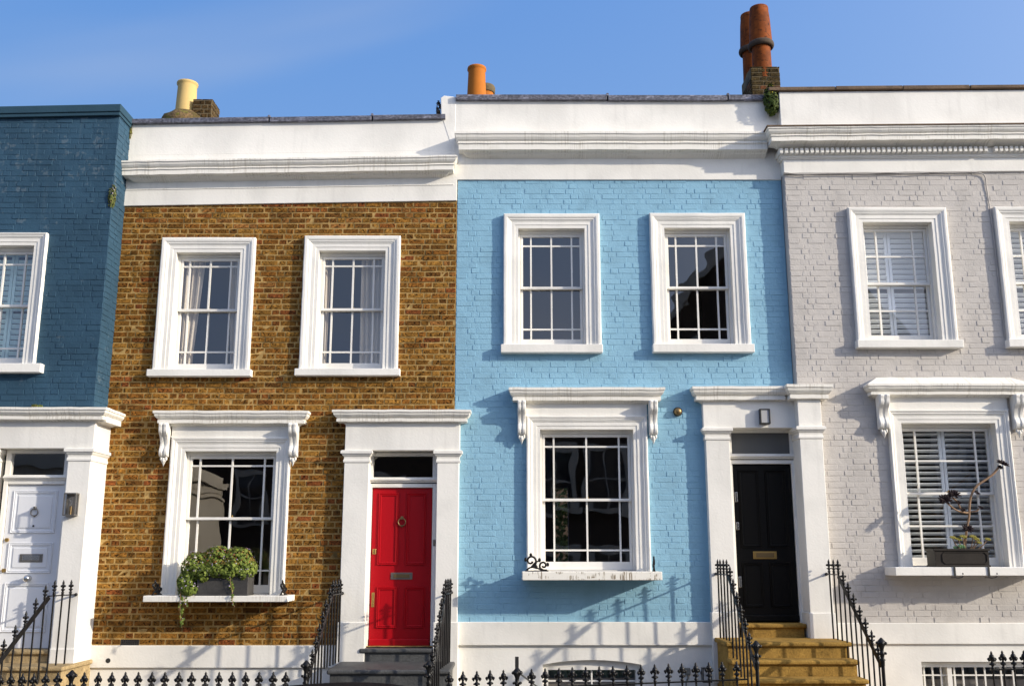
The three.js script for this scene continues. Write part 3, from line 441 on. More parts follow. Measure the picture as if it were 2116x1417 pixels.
// ================================================================ GREY HOUSE
{
  const Z = .13, H = thing('grey_house', 'pale grey painted brick terraced house with dentil cornice and slatted shutters', 'house', [6.0, 0, Z]);
  const x0 = 3.702, x1 = 8.3, sl = .0098, sx = 3.7;
  const W1 = [4.718, 5.649, 5.26, 6.895], W2 = [6.69, 7.62, 5.27, 6.905], W3 = [5.015, 6.225, 2.372, 4.178], B = [5.04, 6.6, .35, 1.222];
  const wall = add(H, 'wall', [holedWall(x0 + .012, x1, 1.60, 7.62, Z - .003, .3, [W1, W2, W3]), box(x0 + .006, x0 + .03, 1.6, 7.62, -.2, Z - .006)], M.grey);
  brickwork(wall, { x0: x0 + .008, x1: 7.4, y0: 1.69, y1: 7.62, z: Z, seed: 31, mat: M.grey, soft: .006, rough: .003, joint: .006, holes: [[4.61, 5.76, 5.17, 7.0], [6.58, 7.8, 5.17, 7.0], [4.91, 6.33, 2.3, 4.55], [3.69, 3.94, 1.4, 4.6]] });
  add(H, 'parapet', slab(x0 - .005, x1, 7.588, 8.785, -.25, Z + .03, sl, sx, .01), M.stucco);
  cornice(H, 3.445, x1, 8.155, .23, .27, Z + .02, sl, [1, 0], M.grimy);
  add(H, 'dentil_band', [slab(3.63, x1, 7.835, 7.915, -.05, Z + .075, sl, sx, .003), slab(3.655, x1, 7.80, 7.838, -.05, Z + .06, sl, sx, .006), slab(3.67, x1, 7.785, 7.803, -.05, Z + .045, sl, sx, .004)], M.stucco);
  const dg = rbox(-.022, .022, 0, .07, -.03, .03, .004); boxUV(dg); for (let x = 3.655, k = 0; x < 7.3; x += .0695, k++) if (k !== 41) addAt(H, 'dentil', dg, M.stucco, x, 7.842 + sl * (x - sx), Z + .10);
  add(H, 'tile_drip', slab(3.43, x1, 8.152, 8.175, -.05, Z + .30, sl, sx, .006), M.tileEdge);
  const cp = []; for (let x = 3.55, k = 0; x < 8.2; x += .93, k++) cp.push(slab(x, x + .922, 8.79 + (k % 2) * .004, 8.842 + (k % 3) * .003, -.3, Z + .07 + (k % 2) * .006, sl, sx, .008)); add(H, 'tile_coping', cp, M.tileEdge);
  const cab = [[3.69, 7.60, Z + .034]]; for (let x = 3.9; x < 6.3; x += .3) cab.push([x, 7.577 + sl * (x - sx) + .006 * Math.sin(x * 9), Z + .034]); cab.push([6.36, 7.595, Z + .03], [6.43, 7.56, Z + .02], [6.445, 7.4, Z + .012], [6.46, 7.1, Z + .012], [6.47, 6.6, Z + .012], [6.475, 6.0, Z + .012], [6.48, 5.3, Z + .012]); add(H, 'cable', tube(cab, .0075, 120, 6), M.grey);
  add(H, 'plinth', [rbox(3.98, x1, 1.445, 1.697, -.1, Z + .045, .01), holedWall(3.9, x1, 0, 1.45, Z + .012, .3, [B])], M.stucco);
  sashWindow(H, { x0: W1[0], x1: W1[1], y0: W1[2], y1: W1[3], zw: Z, aw: .195, gz: -.14, meet: 6.075, hb: [6.456, 5.712], vb: [4.938, 5.43], sill: { x0: 4.502, x1: 5.885, y0: 5.155, y1: 5.26, p: .11 }, seed: 13 });
  sashWindow(H, { x0: W2[0], x1: W2[1], y0: W2[2], y1: W2[3], zw: Z, aw: .195, gz: -.14, meet: 6.085, hb: [6.465, 5.722], vb: [6.91, 7.402], sill: { x0: 6.475, x1: 7.84, y0: 5.165, y1: 5.27, p: .11 }, seed: 14 });
  sashWindow(H, { x0: W3[0], x1: W3[1], y0: W3[2], y1: W3[3], zw: Z, aw: .17, gz: -.14, meet: 3.288, hb: [3.706, 2.879], vb: [5.24, 6.01], sill: { x0: 4.665, x1: 6.55, y0: 2.27, y1: 2.372, p: .36 }, hood: { x0: 4.565, x1: 6.68, yt: 4.665, yb: 4.53, p: .19, slope: .10, corbels: [[4.705, 4.84, 4.02], [6.44, 6.575, 4.02]] }, seed: 15 });
  const bw = add(H, 'basement_window', [box(5.04, 5.06, .35, 1.222, -.12, .06), box(5.06, 6.6, 1.165, 1.222, -.12, .06), box(5.06, 6.6, .35, .41, -.12, .06), box(5.375, 5.43, .41, 1.165, -.10, .05)], M.gloss);
  const xs = [5.06, 5.10, 5.205, 5.31, 5.375, 5.43, 5.475, 5.58, 5.68, 5.74, 5.85, 5.95, 6.05, 6.2, 6.35, 6.6]; for (const x of [5.10, 5.205, 5.31, 5.475, 5.58, 5.74, 5.85, 6.05, 6.2, 6.35]) add(bw, 'glazing_bar', box(x - .009, x + .009, .41, 1.165, 0, .022), M.gloss); add(bw, 'glazing_bar', box(5.06, 6.6, 1.058, 1.074, .001, .021), M.gloss);
  for (const [a, b] of [[5.06, 5.375], [5.43, 6.0], [6.0, 6.6]]) pane(bw, a, b, .41, 1.165, .012, 400 + a * 10 | 0);
  rooms(H, x0 + .03, x1, Z, 4.8, 8.35);
  const ch = add(H, 'chimney', [rbox(3.86, 4.33, 8.2, 10.24, -2.55, -1.9, .02), rbox(3.86, 4.33, 8.2, 10.05, -3.5, -2.5, .02), rbox(3.85, 4.34, 9.70, 9.75, -3.51, -1.885, .01)], M.oldMortar);
  const st = R => { const m = .45 + R() * .7; return R() < .2 ? [.24 * m, .10 * m, .05 * m] : [.14 * m, .105 * m, .05 * m]; };
  brickwork(ch, { x0: 3.855, x1: 4.335, y0: 9.46, y1: 10.25, z: -1.893, seed: 93, mat: M.brick, tone: st, most: 60 });
  brickwork(ch, { x0: -3.5, x1: -1.9, y0: 9.5, y1: 10.06, z: -3.855, seed: 94, mat: M.brick, tone: st, most: 80, turn: new THREE.Matrix4().makeRotationY(-Math.PI / 2) });
  const fl = new THREE.SphereGeometry(.26, 16, 10).scale(.92, .35, 1.1).translate(4.10, 10.25, -2.2); add(ch, 'mortar_cap', fl, M.moss);
  const pot = lathe([[.0, 1.05], [.11, 1.05], [.125, 1.09], [.148, 1.10], [.153, 1.08], [.152, 1.03], [.165, .9], [.185, .45], [.19, .40], [.15, .38], [.155, 0], [.16, -.2]], 24), band = lathe([[.188, .47], [.205, .455], [.212, .43], [.21, .40], [.198, .375], [.17, .37]], 24);
  for (const [x, y, z] of [[4.09, 10.27, -2.05], [4.11, 10.55, -2.75]]) { add(ch, 'chimney_pot', pot.clone().translate(x, y, z), M.redClay); add(ch, 'pot_band', band.clone().translate(x, y, z), M.sootBand); }
}
// ================================================================ NAVY HOUSE
{
  const Z = .42, H = thing('navy_house', 'dark teal blue painted brick terraced house with a pale grey panelled door', 'house', [-7.3, 0, Z]);
  const x0 = -9.4, x1 = -5.295, W1 = [-7.12, -6.25, 4.893, 6.475], Dh = [-6.42, -5.55, 1.205, 3.82];
  const wall = add(H, 'wall', [holedWall(x0, x1 - .006, 1.2, 8.3, Z - .0035, .25, [W1, Dh]), box(x1 - .03, x1 - .005, 4.1, 8.3, -.3, Z - .006)], M.navy);
  brickwork(wall, { x0: -7.4, x1, y0: 4.2, y1: 8.30, z: Z, seed: 41, mat: M.navy, soft: .005, rough: .0035, joint: .006, holes: [[-7.23, -6.15, 4.81, 6.57]] });
  brickwork(wall, { x0: -Z + .004, x1: .25, y0: 4.2, y1: 8.30, z: x1, seed: 42, mat: M.navy, soft: .005, rough: .0035, joint: .006, most: 0, turn: new THREE.Matrix4().makeRotationY(Math.PI / 2) });
  add(H, 'coping', [slab(x0, x1 + .015, 8.30, 8.345, -.3, Z + .045, .022, -5.3), slab(x0, x1 + .028, 8.346, 8.455, -.3, Z + .06, .022, -5.3, .012)], M.navyTrim);
  sashWindow(H, { x0: W1[0], x1: W1[1], y0: W1[2], y1: W1[3], zw: Z, aw: .165, meet: 5.69, hb: [6.25, 5.133], vb: [-6.965, -6.685, -6.405], sill: { x0: -7.4, x1: -5.975, y0: 4.777, y1: 4.893, p: .10 }, seed: 16 });
  doorCase(H, { zw: Z, frieze: { x0: -6.74, x1: -5.225, y0: 3.816, y1: 4.2, p: .08 }, pil: [{ x0: -6.735, x1: -6.43, p: .08 }, { x0: -5.525, x1: -5.24, p: .08, zb: -.05 }], base: { y0: .9, y1: 1.42 }, hood: [{ x0: -7.05, x1: -5.05, yt: 4.315, yb: 4.165, p: .22, zb: -.02 }] });
  add(H.children.find(c => c.name === 'door_surround'), 'upper_pier', [rbox(-5.53, -5.228, 3.82, 4.2, -.05, Z + .078, .006), box(-5.3, -5.1, 4.15, 4.30, -.05, Z + .06)], M.stucco);
  transom(H, -6.32, -5.62, 3.486, 3.782, Z - .1, 73);
  frameSides(H, -6.316, -5.608, 1.40, 3.378, Z - .1);
  const d = door(H, { x0: -6.314, x1: -5.610, y0: 1.41, y1: 3.378, z: Z - .1, mat: M.paleDoor, raised: true, panels: [[-6.235, -5.69, 2.785, 3.302], [-6.235, -5.69, 2.303, 2.663], [-6.235, -5.69, 1.60, 2.177]] });
  ringKnocker(d, -5.955, 3.07, Z - .1, .045, M.pewter); add(d, 'spy_hole', new THREE.CylinderGeometry(.012, .012, .02, 10).rotateX(Math.PI / 2).translate(-5.955, 2.87, Z - .096), M.rubber);
  letterPlate(d, -6.085, -5.80, 2.43, 2.53, Z - .092, M.pewter, M.chrome);
  add(d, 'door_knob', [new THREE.SphereGeometry(.042, 16, 12).scale(1, 1, .8).translate(-5.95, 2.235, Z - .03), new THREE.CylinderGeometry(.03, .036, .06, 14).rotateX(Math.PI / 2).translate(-5.95, 2.235, Z - .075)], M.chrome);
  for (const y of [2.70, 2.33]) add(d, 'lock', new THREE.CylinderGeometry(.024, .024, .03, 14).rotateX(Math.PI / 2).translate(-6.265, y, Z - .09), M.brass);
  rooms(H, x0, x1 - .03, Z, 4.45, 8.0);
}

// ================================================================ CURTAINS, SHUTTERS
curtain('gathered cream curtain on the teal house side of the window nearer that house', -4.53, -4.2, -4.53, -4.30, 4.95, 6.47, -.215, 4, 'cream curtains of the brick house');
curtain('narrow cream curtain on the red door side of the window nearer the teal house', -3.86, -3.64, -3.78, -3.64, 4.95, 6.47, -.215, 3, 'cream curtains of the brick house');
curtain('slim straight cream curtain in the upper brick house window beside the blue house', -2.62, -2.48, -2.62, -2.50, 4.95, 6.49, -.215, 2, 'cream curtains of the brick house');
curtain('wide cream curtain in the upper brick house window beside the blue house', -2.06, -1.69, -2.05, -1.69, 4.95, 6.49, -.215, 5, 'cream curtains of the brick house');
curtain('narrow cream curtain in the brick house window above the trailing plant', -3.12, -3.0, -3.12, -3.0, 2.1, 3.79, -.215, 2, 'cream curtains of the brick house');
curtain('green curtain behind the arched basement window of the blue house', .40, 1.58, .40, 1.58, .4, 1.2, -.35, 9, undefined, M.greenCurtain);
shutters('white slatted shutter in the grey house upper window nearer the blue house', 4.73, 5.72, 5.28, 6.86, -.13, 5.13, M.shutterWhite, .62, 'white shutters of the grey house');
shutters('white slatted shutter in the grey house upper window beside the cable', 6.70, 7.70, 5.29, 6.87, -.13, 7.1, M.shutterWhite, .95, 'white shutters of the grey house');
shutters('white slatted shutter behind the dark succulent in the grey house lower window', 5.03, 6.29, 2.40, 4.15, -.13, 5.63, M.shutterWhite, 1.02, 'white shutters of the grey house');
shutters('pale aqua slatted shutter in the teal house window', -7.20, -6.27, 4.92, 6.45, .17, -6.62, M.shutterBlue, .38);

// ================================================================ STEPS
function steps(name, label, x0, x1, flights, mat, thresh) {            // flights: [top y, front z] from the door outwards
  const t = thing(name, label, 'steps', [(x0 + x1) / 2, 0, .6]);
  const noseStep = (a, b, y, z0, z1, h) => [rbox(a, b, y - .055, y, z0, z1 + .035, .022), box(a + .035, b - .03, y - h, y - .054, z0, z1)];
  add(t, 'threshold', noseStep(thresh.x0, thresh.x1, thresh.y, -.3, thresh.z, .2), mat);
  let zp = .02; for (const [y, z] of flights) { add(t, 'step', noseStep(x0, x1, y, zp, z, y), mat); zp = z - .03; }
  return t;
}
steps('stone_steps', 'ochre sandstone steps up to the black door', 2.50, 3.985, [[1.52, .75], [1.34, .98], [1.16, 1.24], [.98, 1.50], [.80, 1.76]], M.ochreStone, { x0: 2.82, x1: 3.655, y: 1.685, z: .10 });
steps('slate_steps', 'dark grey slate steps up to the red door', -2.12, -.70, [[1.235, .98], [1.06, 1.24], [.88, 1.50], [.70, 1.76]], M.slate, { x0: -1.885, x1: -.97, y: 1.39, z: .10 });
steps('buff_steps', 'buff worn stone steps up to the pale grey door', -6.75, -5.19, [[1.255, .85], [1.08, 1.08], [.90, 1.34], [.72, 1.60]], M.buffStone, { x0: -6.5, x1: -5.50, y: 1.405, z: .47 });

// ================================================================ RAILINGS
function lobes(g, y, r, d, n, rot = 0) { for (let k = 0; k < n; k++) { const a = rot + k / n * Math.PI * 2; g.push(new THREE.SphereGeometry(r, 7, 5).translate(Math.cos(a) * d, y, Math.sin(a) * d)); } }
const stairFinial = (() => { const g = [lathe([[.011, -.03], [.012, 0], [.02, .006], [.012, .014], [.021, .024], [.012, .032], [.013, .044], [.024, .054], [.013, .064], [.011, .078], [.022, .092], [.021, .105], [.012, .12], [.012, .128], [.016, .134], [.009, .15], [.003, .168], [0, .17]], 9)]; lobes(g, .098, .0135, .024, 4, .4); lobes(g, .058, .008, .022, 4, .4); return join(g); })();
const areaFinial = (() => { const g = [lathe([[.012, -.04], [.013, 0], [.024, .008], [.013, .02], [.013, .03], [.028, .044], [.03, .052], [.014, .066], [.011, .08], [.02, .095], [.03, .115], [.026, .135], [.012, .152], [.011, .157], [.014, .162], [.008, .175], [0, .186]], 9)]; lobes(g, .10, .017, .036, 4); lobes(g, .085, .010, .034, 4); lobes(g, .047, .011, .026, 4); return join(g); })();
const newelFinial = (() => { const g = [lathe([[.022, -.05], [.024, 0], [.034, .01], [.02, .03], [.024, .06], [.036, .075], [.022, .095], [.02, .12], [.03, .15], [.05, .185], [.042, .205], [.024, .225], [.01, .24], [0, .245]], 12)]; lobes(g, .185, .018, .046, 6); lobes(g, .08, .014, .04, 6); return join(g); })();
const postCache = new Map();
function post(len, r = .0105) { const k = `${len.toFixed(2)}_${r}`; if (!postCache.has(k)) postCache.set(k, boxUV(new THREE.CylinderGeometry(r, r, +len.toFixed(2), 8).toNonIndexed())); return postCache.get(k); }
function baluster(t, x, yb, yr, z, finial, r = .0105, name = 'baluster') { const len = yr - yb + .01, m = addAt(t, name, post(len, r), M.iron, x, yb + len / 2, z); const f = new THREE.Mesh(finial, M.iron); f.name = 'finial'; f.position.y = +len.toFixed(2) / 2; f.rotation.y = (x * 7.3 + z * 5.1) % .5; m.rotation.z = (hash(Math.round(x * 97), Math.round(z * 89), 3) - .5) * .016; m.add(f); }
function stairRail(label, xa, xb, zt, yr, zflat, zend, yend, base, group = 'iron stair railings') {
  const t = thing('stair_railing', label, 'railing', [xa, 0, 1], group), X = z => mix(xa, xb, (z - zt) / (zend - zt)), Y = z => z < zflat ? yr : mix(yr, yend, (z - zflat) / (zend - zflat));
  add(t, 'handrail', [bar([X(zt) , yr, zt - .02], [X(zflat), yr, zflat], .03, .012), bar([X(zflat), yr - .012, zflat - .005], [X(zend), yend - .012, zend + .02], .012, .055), new THREE.SphereGeometry(.02, 8, 6).translate(X(zt), yr, zt)], M.iron);
  for (let z = zt + .10; z < zend - .03; z += .142) baluster(t, X(z), base(z), Y(z) + (z < zflat ? 0 : .01), z, stairFinial);
  baluster(t, X(zend) , 0, yend + .03, zend + .06, newelFinial, .02, 'newel');
}
const stepBase = fl => z => { for (const [y, f] of fl) if (z < f) return y; return 0; };
const fBlack = stepBase([[1.52, .75], [1.34, .98], [1.16, 1.24], [.98, 1.50], [.80, 1.76]]), fRed = stepBase([[1.235, .98], [1.06, 1.24], [.88, 1.50], [.70, 1.76]]), fBuff = stepBase([[1.255, .85], [1.08, 1.08], [.90, 1.34], [.72, 1.60]]);
stairRail('black iron stair railing of the black door, beside the blue wall', 2.555, 2.63, .115, 2.285, .70, 1.66, 1.33, fBlack);
stairRail('black iron stair railing of the black door, beside the grey wall', 3.90, 3.985, .245, 2.285, .62, 1.66, 1.36, fBlack);
stairRail('black iron stair railing of the red door, beside the brick wall', -2.115, -2.21, .115, 2.05, .68, 1.70, 1.13, fRed);
stairRail('black iron stair railing of the red door, beside the blue wall', -.755, -.885, .115, 2.06, .68, 1.70, 1.13, fRed);
stairRail('black iron stair railing running down from the pale grey door', -5.27, -5.62, .515, 2.05, .98, 1.95, 1.10, fBuff);
function areaRail(label, x0, x1, ya, yb, z, sp, newels = []) {
  const t = thing('area_railing', label, 'railing', [(x0 + x1) / 2, 0, z], 'iron railings along the pavement'), Y = x => mix(ya, yb, (x - x0) / (x1 - x0));
  add(t, 'top_rail', bar([x0 - .03, Y(x0 - .03), z], [x1 + .03, Y(x1 + .03), z], .036, .014), M.iron); add(t, 'bottom_rail', bar([x0 - .03, .18, z], [x1 + .03, .18, z], .03, .014), M.iron);
  for (let x = x0; x <= x1 + .01; x += sp) { if (newels.some(n => Math.abs(n - x) < sp * .4)) baluster(t, x, 0, Y(x) - .04, z, newelFinial, .018, 'newel'); else baluster(t, x, .05, Y(x), z, areaFinial); }
}
areaRail('black iron area railing in front of the brick house', -4.86, -2.38, 1.098, 1.103, 1.75, .1437, [-4.716]);
areaRail('short black iron area railing crossing the buff steps', -5.46, -4.98, 1.085, 1.095, 1.78, .121);
areaRail('black iron area railing in front of the blue house', -.675, 2.49, 1.10, 1.215, 1.75, .1467, [.045]);
areaRail('black iron area railing in front of the grey house', 5.157, 7.4, 1.315, 1.36, 1.75, .113);
{
  const t = thing('basement_handrail', 'black flat iron post and sloping handrail below the blue house window', 'handrail', [.05, 0, .9]);
  add(t, 'post', rbox(.035, .078, .2, 1.365, .86, .875, .003), M.ironMatt); add(t, 'sloping_rail', bar([.06, 1.20, .87], [.60, .78, .60], .03, .014), M.ironMatt);
}
// ================================================================ LAMPS
{
  const L = thing('wall_lantern', 'dark bronze glazed wall lantern on the pilaster of the teal house', 'lantern', [-5.41, 3.12, .55]);
  const x0 = -5.49, x1 = -5.34, y0 = 2.985, y1 = 3.262, z0 = .502, z1 = .60, w = .012, f = [rbox(x0, x1, y0, y0 + .014, z0, z1, .002), rbox(x0, x1, y1 - .016, y1, z0, z1, .002), rbox(x0 + .002, x1 - .002, y0, y1, z0 - .002, z0 + .012, .002)];
  for (const x of [x0, x1 - w]) for (const z of [z0 + .01, z1 - w]) f.push(box(x, x + w, y0 + .013, y1 - .015, z, z + w)); add(L, 'frame', f, M.pewter);
  for (const g of [new THREE.PlaneGeometry(x1 - x0 - 2 * w, y1 - y0 - .03).translate((x0 + x1) / 2, (y0 + y1) / 2, z1 - .006), new THREE.PlaneGeometry(z1 - z0 - 2 * w, y1 - y0 - .03).rotateY(-Math.PI / 2).translate(x0 + .006, (y0 + y1) / 2, (z0 + z1) / 2), new THREE.PlaneGeometry(z1 - z0 - 2 * w, y1 - y0 - .03).rotateY(Math.PI / 2).translate(x1 - .006, (y0 + y1) / 2, (z0 + z1) / 2)]) add(L, 'pane', g, M.clearGlass);
  add(L, 'bulb', lathe([[0, .09], [.018, .085], [.024, .06], [.018, .02], [.012, 0], [.012, -.03]], 12).translate(-5.415, 3.13, .55), M.clearGlass); add(L, 'lamp_holder', new THREE.CylinderGeometry(.015, .015, .10, 10).translate(-5.415, 3.05, .55), M.oldBrass);
  const K = thing('wall_light', 'dark framed box light with frosted glass above the black door', 'wall light', [3.27, 4.3, .12]);
  const a0 = 3.205, a1 = 3.335, b0 = 4.17, b1 = 4.365, c0 = .085, c1 = .155, e = .014, q = [rbox(a0, a1, b0, b0 + e, c0, c1, .002), rbox(a0, a1, b1 - e, b1, c0, c1, .002), rbox(a0, a1, b0, b1, c0 - .002, c0 + .01, .002)]; for (const x of [a0, a1 - e]) q.push(rbox(x, x + e, b0 + .01, b1 - .01, c0, c1 + .003, .002)); add(K, 'frame', q, M.ironMatt);
  add(K, 'frosted_glass', rbox(a0 + .008, a1 - .008, b0 + e, b1 - e, c0 + .012, c1 - .008, .003), M.lampGlass);
  const D = thing('dome_light', 'small round brass dome light on the blue wall', 'wall light', [2.165, 4.345, .03]); add(D, 'back_plate', new THREE.CylinderGeometry(.06, .06, .02, 20).rotateX(Math.PI / 2).translate(2.165, 4.345, .012), M.ironMatt); add(D, 'dome', new THREE.SphereGeometry(.05, 20, 12).scale(1, 1, .8).translate(2.165, 4.345, .032), M.oldBrass);
  const F = thing('area_lantern', 'black framed lantern low on the wall beside the ochre steps', 'lantern', [2.34, 1.1, .4]); const u0 = 2.29, u1 = 2.40, v0 = 1.02, v1 = 1.19, s0 = .30, s1 = .40, ff = [rbox(u0, u1, v0, v0 + .012, s0, s1, .002), rbox(u0, u1, v1 - .014, v1, s0, s1, .002)]; for (const x of [u0, u1 - .011]) for (const z of [s0, s1 - .011]) ff.push(box(x, x + .011, v0 + .01, v1 - .012, z, z + .011)); ff.push(box(u0 + .04, u0 + .07, v0 + .06, v0 + .09, 0, s0 + .01)); add(F, 'frame', ff, M.ironMatt); add(F, 'pane', rbox(u0 + .012, u1 - .012, v0 + .013, v1 - .015, s0 + .01, s1 - .01, .002), M.lampGlass);
  const B = thing('socket_box', 'small grey outdoor socket box on the white wall below the blue house', 'socket box', [2.17, 1.12, .02]); add(B, 'cover', rbox(2.135, 2.205, 1.07, 1.155, .01, .05, .008), M.kerb); add(B, 'conduit', tube([[2.17, 1.07, .03], [2.17, 1.03, .035], [2.15, 1.0, .03], [2.15, .9, .025]], .008, 12), M.kerb);
}
// ================================================================ IRON SCROLLS AND BRACKETS ON THE SILLS
function scroll(label, x, y, z, yaw) {
  const t = thing('iron_scroll', label, 'iron scroll', [x, y, z], 'cast iron scrolls on the window sills'); const g = [], sp = (cx, cy, r, s, turns, ph) => { const p = []; for (let k = 0; k <= 22; k++) { const a = ph + s * k / 22 * turns * Math.PI * 2, q = r * (1 - .75 * k / 22); p.push([cx + Math.cos(a) * q, cy + Math.sin(a) * q, 0]); } return tube(p, .0115, 30, 6); };
  g.push(sp(-.055, .105, .062, 1, 1.2, -1.4), sp(.075, .06, .045, -1, 1.2, -1.6), tube([[-.10, .014, 0], [-.06, .04, 0], [.02, .03, 0], [.06, .016, 0], [.11, .014, 0]], .010, 14), box(-.115, .125, 0, .012, -.012, .012), tube([[-.055, .04, 0], [-.02, .08, 0], [.03, .11, 0]], .009, 10));
  for (const [a, b] of [[.035, .115], [-.055, .165], [.12, .07], [-.11, .12], [0, .045]]) g.push(new THREE.SphereGeometry(.017, 7, 5).scale(1, 1.3, .7).translate(a, b, 0));
  const m = new THREE.Mesh(join(g), M.iron); m.name = 'scrollwork'; m.castShadow = m.receiveShadow = true; t.add(m); t.rotation.y = yaw; return t;
}
scroll('black cast iron scroll at the end of the brick house sill, beyond the plant', -4.40, 2.03, .22, 1.45);
scroll('black cast iron scroll on the brick house sill, beside the planter', -2.83, 2.03, .22, 1.5);
scroll('black cast iron scroll facing out on the blue house sill, away from the black door', .30, 2.318, .30, .12).scale.setScalar(1.2);
scroll('black cast iron scroll edge on at the blue house sill end towards the black door', 1.765, 2.318, .22, 1.5);
for (const [x, q] of [[5.385, 'nearer the blue house'], [5.80, 'farther from the blue house']]) {
  const t = thing('sill_bracket', `black iron hooked bracket under the grey house planter, ${q}`, 'bracket', [x, 2.3, .5]);
  add(t, 'strap', [box(x - .011, x + .011, 2.25, 2.385, .492, .50), box(x - .011, x + .011, 2.243, 2.251, .40, .50)], M.ironMatt); add(t, 'hook', [tube([[x, 2.248, .45], [x + .05, 2.245, .47], [x + .10, 2.26, .48], [x + .10, 2.29, .48]], .006, 12), new THREE.SphereGeometry(.014, 8, 6).scale(1, 1.4, 1).translate(x + .10, 2.295, .48)], M.ironMatt);
}
// ================================================================ PLANTS
function leafMass(spots, R, size, cols, lobed = 5) {                    // many small cupped leaves with their own colour
  const pos = [], col = [], nrm = new THREE.Vector3(), q = new THREE.Quaternion(), v = new THREE.Vector3(), up = new THREE.Vector3(0, 0, 1);
  for (const s of spots) {
    nrm.set(s[3] + (R() - .5) * .9, s[4] + (R() - .5) * .9 + .25, s[5] + (R() - .5) * .9).normalize(); q.setFromUnitVectors(up, nrm);
    const r = size * (.55 + R() * .75), rot = R() * 6.28, c = cols[Math.floor(R() * cols.length)], k = .75 + R() * .5, ring = [];
    for (let i = 0; i < lobed * 2; i++) { const a = rot + i / (lobed * 2) * Math.PI * 2, d = r * (i % 2 ? .72 : 1); v.set(Math.cos(a) * d, Math.sin(a) * d, -r * .28).applyQuaternion(q); ring.push([v.x + s[0], v.y + s[1], v.z + s[2]]); }
    for (let i = 0; i < ring.length; i++) { pos.push(s[0], s[1], s[2], ...ring[i], ...ring[(i + 1) % ring.length]); for (let j = 0; j < 3; j++) col.push(c[0] * k, c[1] * k, c[2] * k); }
  }
  const g = new THREE.BufferGeometry(); g.setAttribute('position', new THREE.Float32BufferAttribute(pos, 3)); g.setAttribute('color', new THREE.Float32BufferAttribute(col, 3)); g.computeVertexNormals(); return g;
}
function blobSpots(R, blobs, n) { const out = [], tot = blobs.reduce((a, b) => a + b[6], 0); for (const b of blobs) for (let i = 0; i < n * b[6] / tot; i++) { const th = R() * 6.283, z = R() * 2 - 1, s = Math.sqrt(1 - z * z), d = [s * Math.cos(th), z, s * Math.sin(th)], k = .72 + .36 * Math.cbrt(R()) * (R() < .1 ? 1.15 : 1); out.push([b[0] + d[0] * b[3] * k, b[1] + d[1] * b[4] * k, b[2] + d[2] * b[5] * k, d[0], d[1], d[2]]); } return out; }
{
  const P = thing('window_planter', 'dark grey zinc trough on the brick house sill', 'planter', [-3.55, 2.032, .24]);
  add(P, 'trough', [rbox(-3.86, -3.235, 2.032, 2.285, .08, .375, .006), rbox(-3.87, -3.225, 2.268, 2.29, .07, .385, .005), rbox(-3.866, -3.229, 2.033, 2.05, .074, .381, .004)], M.zinc);
  const R = rng(77), t = thing('trailing_plant', 'green trailing plant with tiny mauve flowers spilling from the zinc trough', 'plant', [-3.6, 2.28, .25]);
  const blobs = [[-3.90, 2.36, .25, .19, .19, .17, 5], [-3.66, 2.42, .25, .20, .20, .17, 5], [-3.42, 2.43, .25, .20, .18, .17, 5], [-4.0, 2.18, .29, .12, .16, .13, 3], [-3.27, 2.36, .24, .10, .12, .15, 2], [-3.55, 2.33, .38, .25, .09, .07, 2.4], [-3.95, 2.10, .38, .10, .08, .06, 1.6], [-3.30, 2.30, .36, .08, .08, .06, 1], [-3.78, 2.30, .38, .08, .1, .06, 1]];
  const spots = blobSpots(R, blobs, 5600), G = [[.15, .20, .03], [.11, .15, .022], [.20, .25, .045], [.08, .12, .02], [.24, .29, .06]], B = [[.25, .16, .035], [.30, .13, .04], [.2, .18, .04]];
  for (const [x, y1, y0, z, n] of [[-4.05, 2.05, 1.66, .41, 24], [-4.0, 2.02, 1.90, .415, 8], [-3.46, 2.30, 2.06, .40, 18], [-3.42, 2.04, 1.9, .42, 5]]) { for (let i = 0; i < n; i++) { const k = i / n; spots.push([x + (R() - .5) * .07 * (1 - k * .6) + k * .05, mix(y1, y0, k), z + (R() - .5) * .04, 0, .2, 1]); } add(t, 'trailing_stem', tube([[x, y1 + .1, z - .06], [x + .01, y1, z], [x + .02, (y1 + y0) / 2, z + .01], [x + .05, y0, z]], .0028, 12, 4), M.stem); }
  const warm = spots.filter(s => s[1] > 2.40 && R() < .34), fresh = spots.filter(s => !warm.includes(s));
  add(t, 'foliage', [leafMass(fresh, R, .0195, G), leafMass(warm, R, .014, B, 4)], M.leaf, { kind: 'stuff' });
  add(t, 'flowers', leafMass(spots.filter(() => R() < .055).map(s => [s[0] + s[3] * .02, s[1] + s[4] * .02 + .005, s[2] + s[5] * .02, s[3], s[4], s[5]]), R, .0085, [[1, 1, 1]], 3), M.petal, { kind: 'stuff' });
}
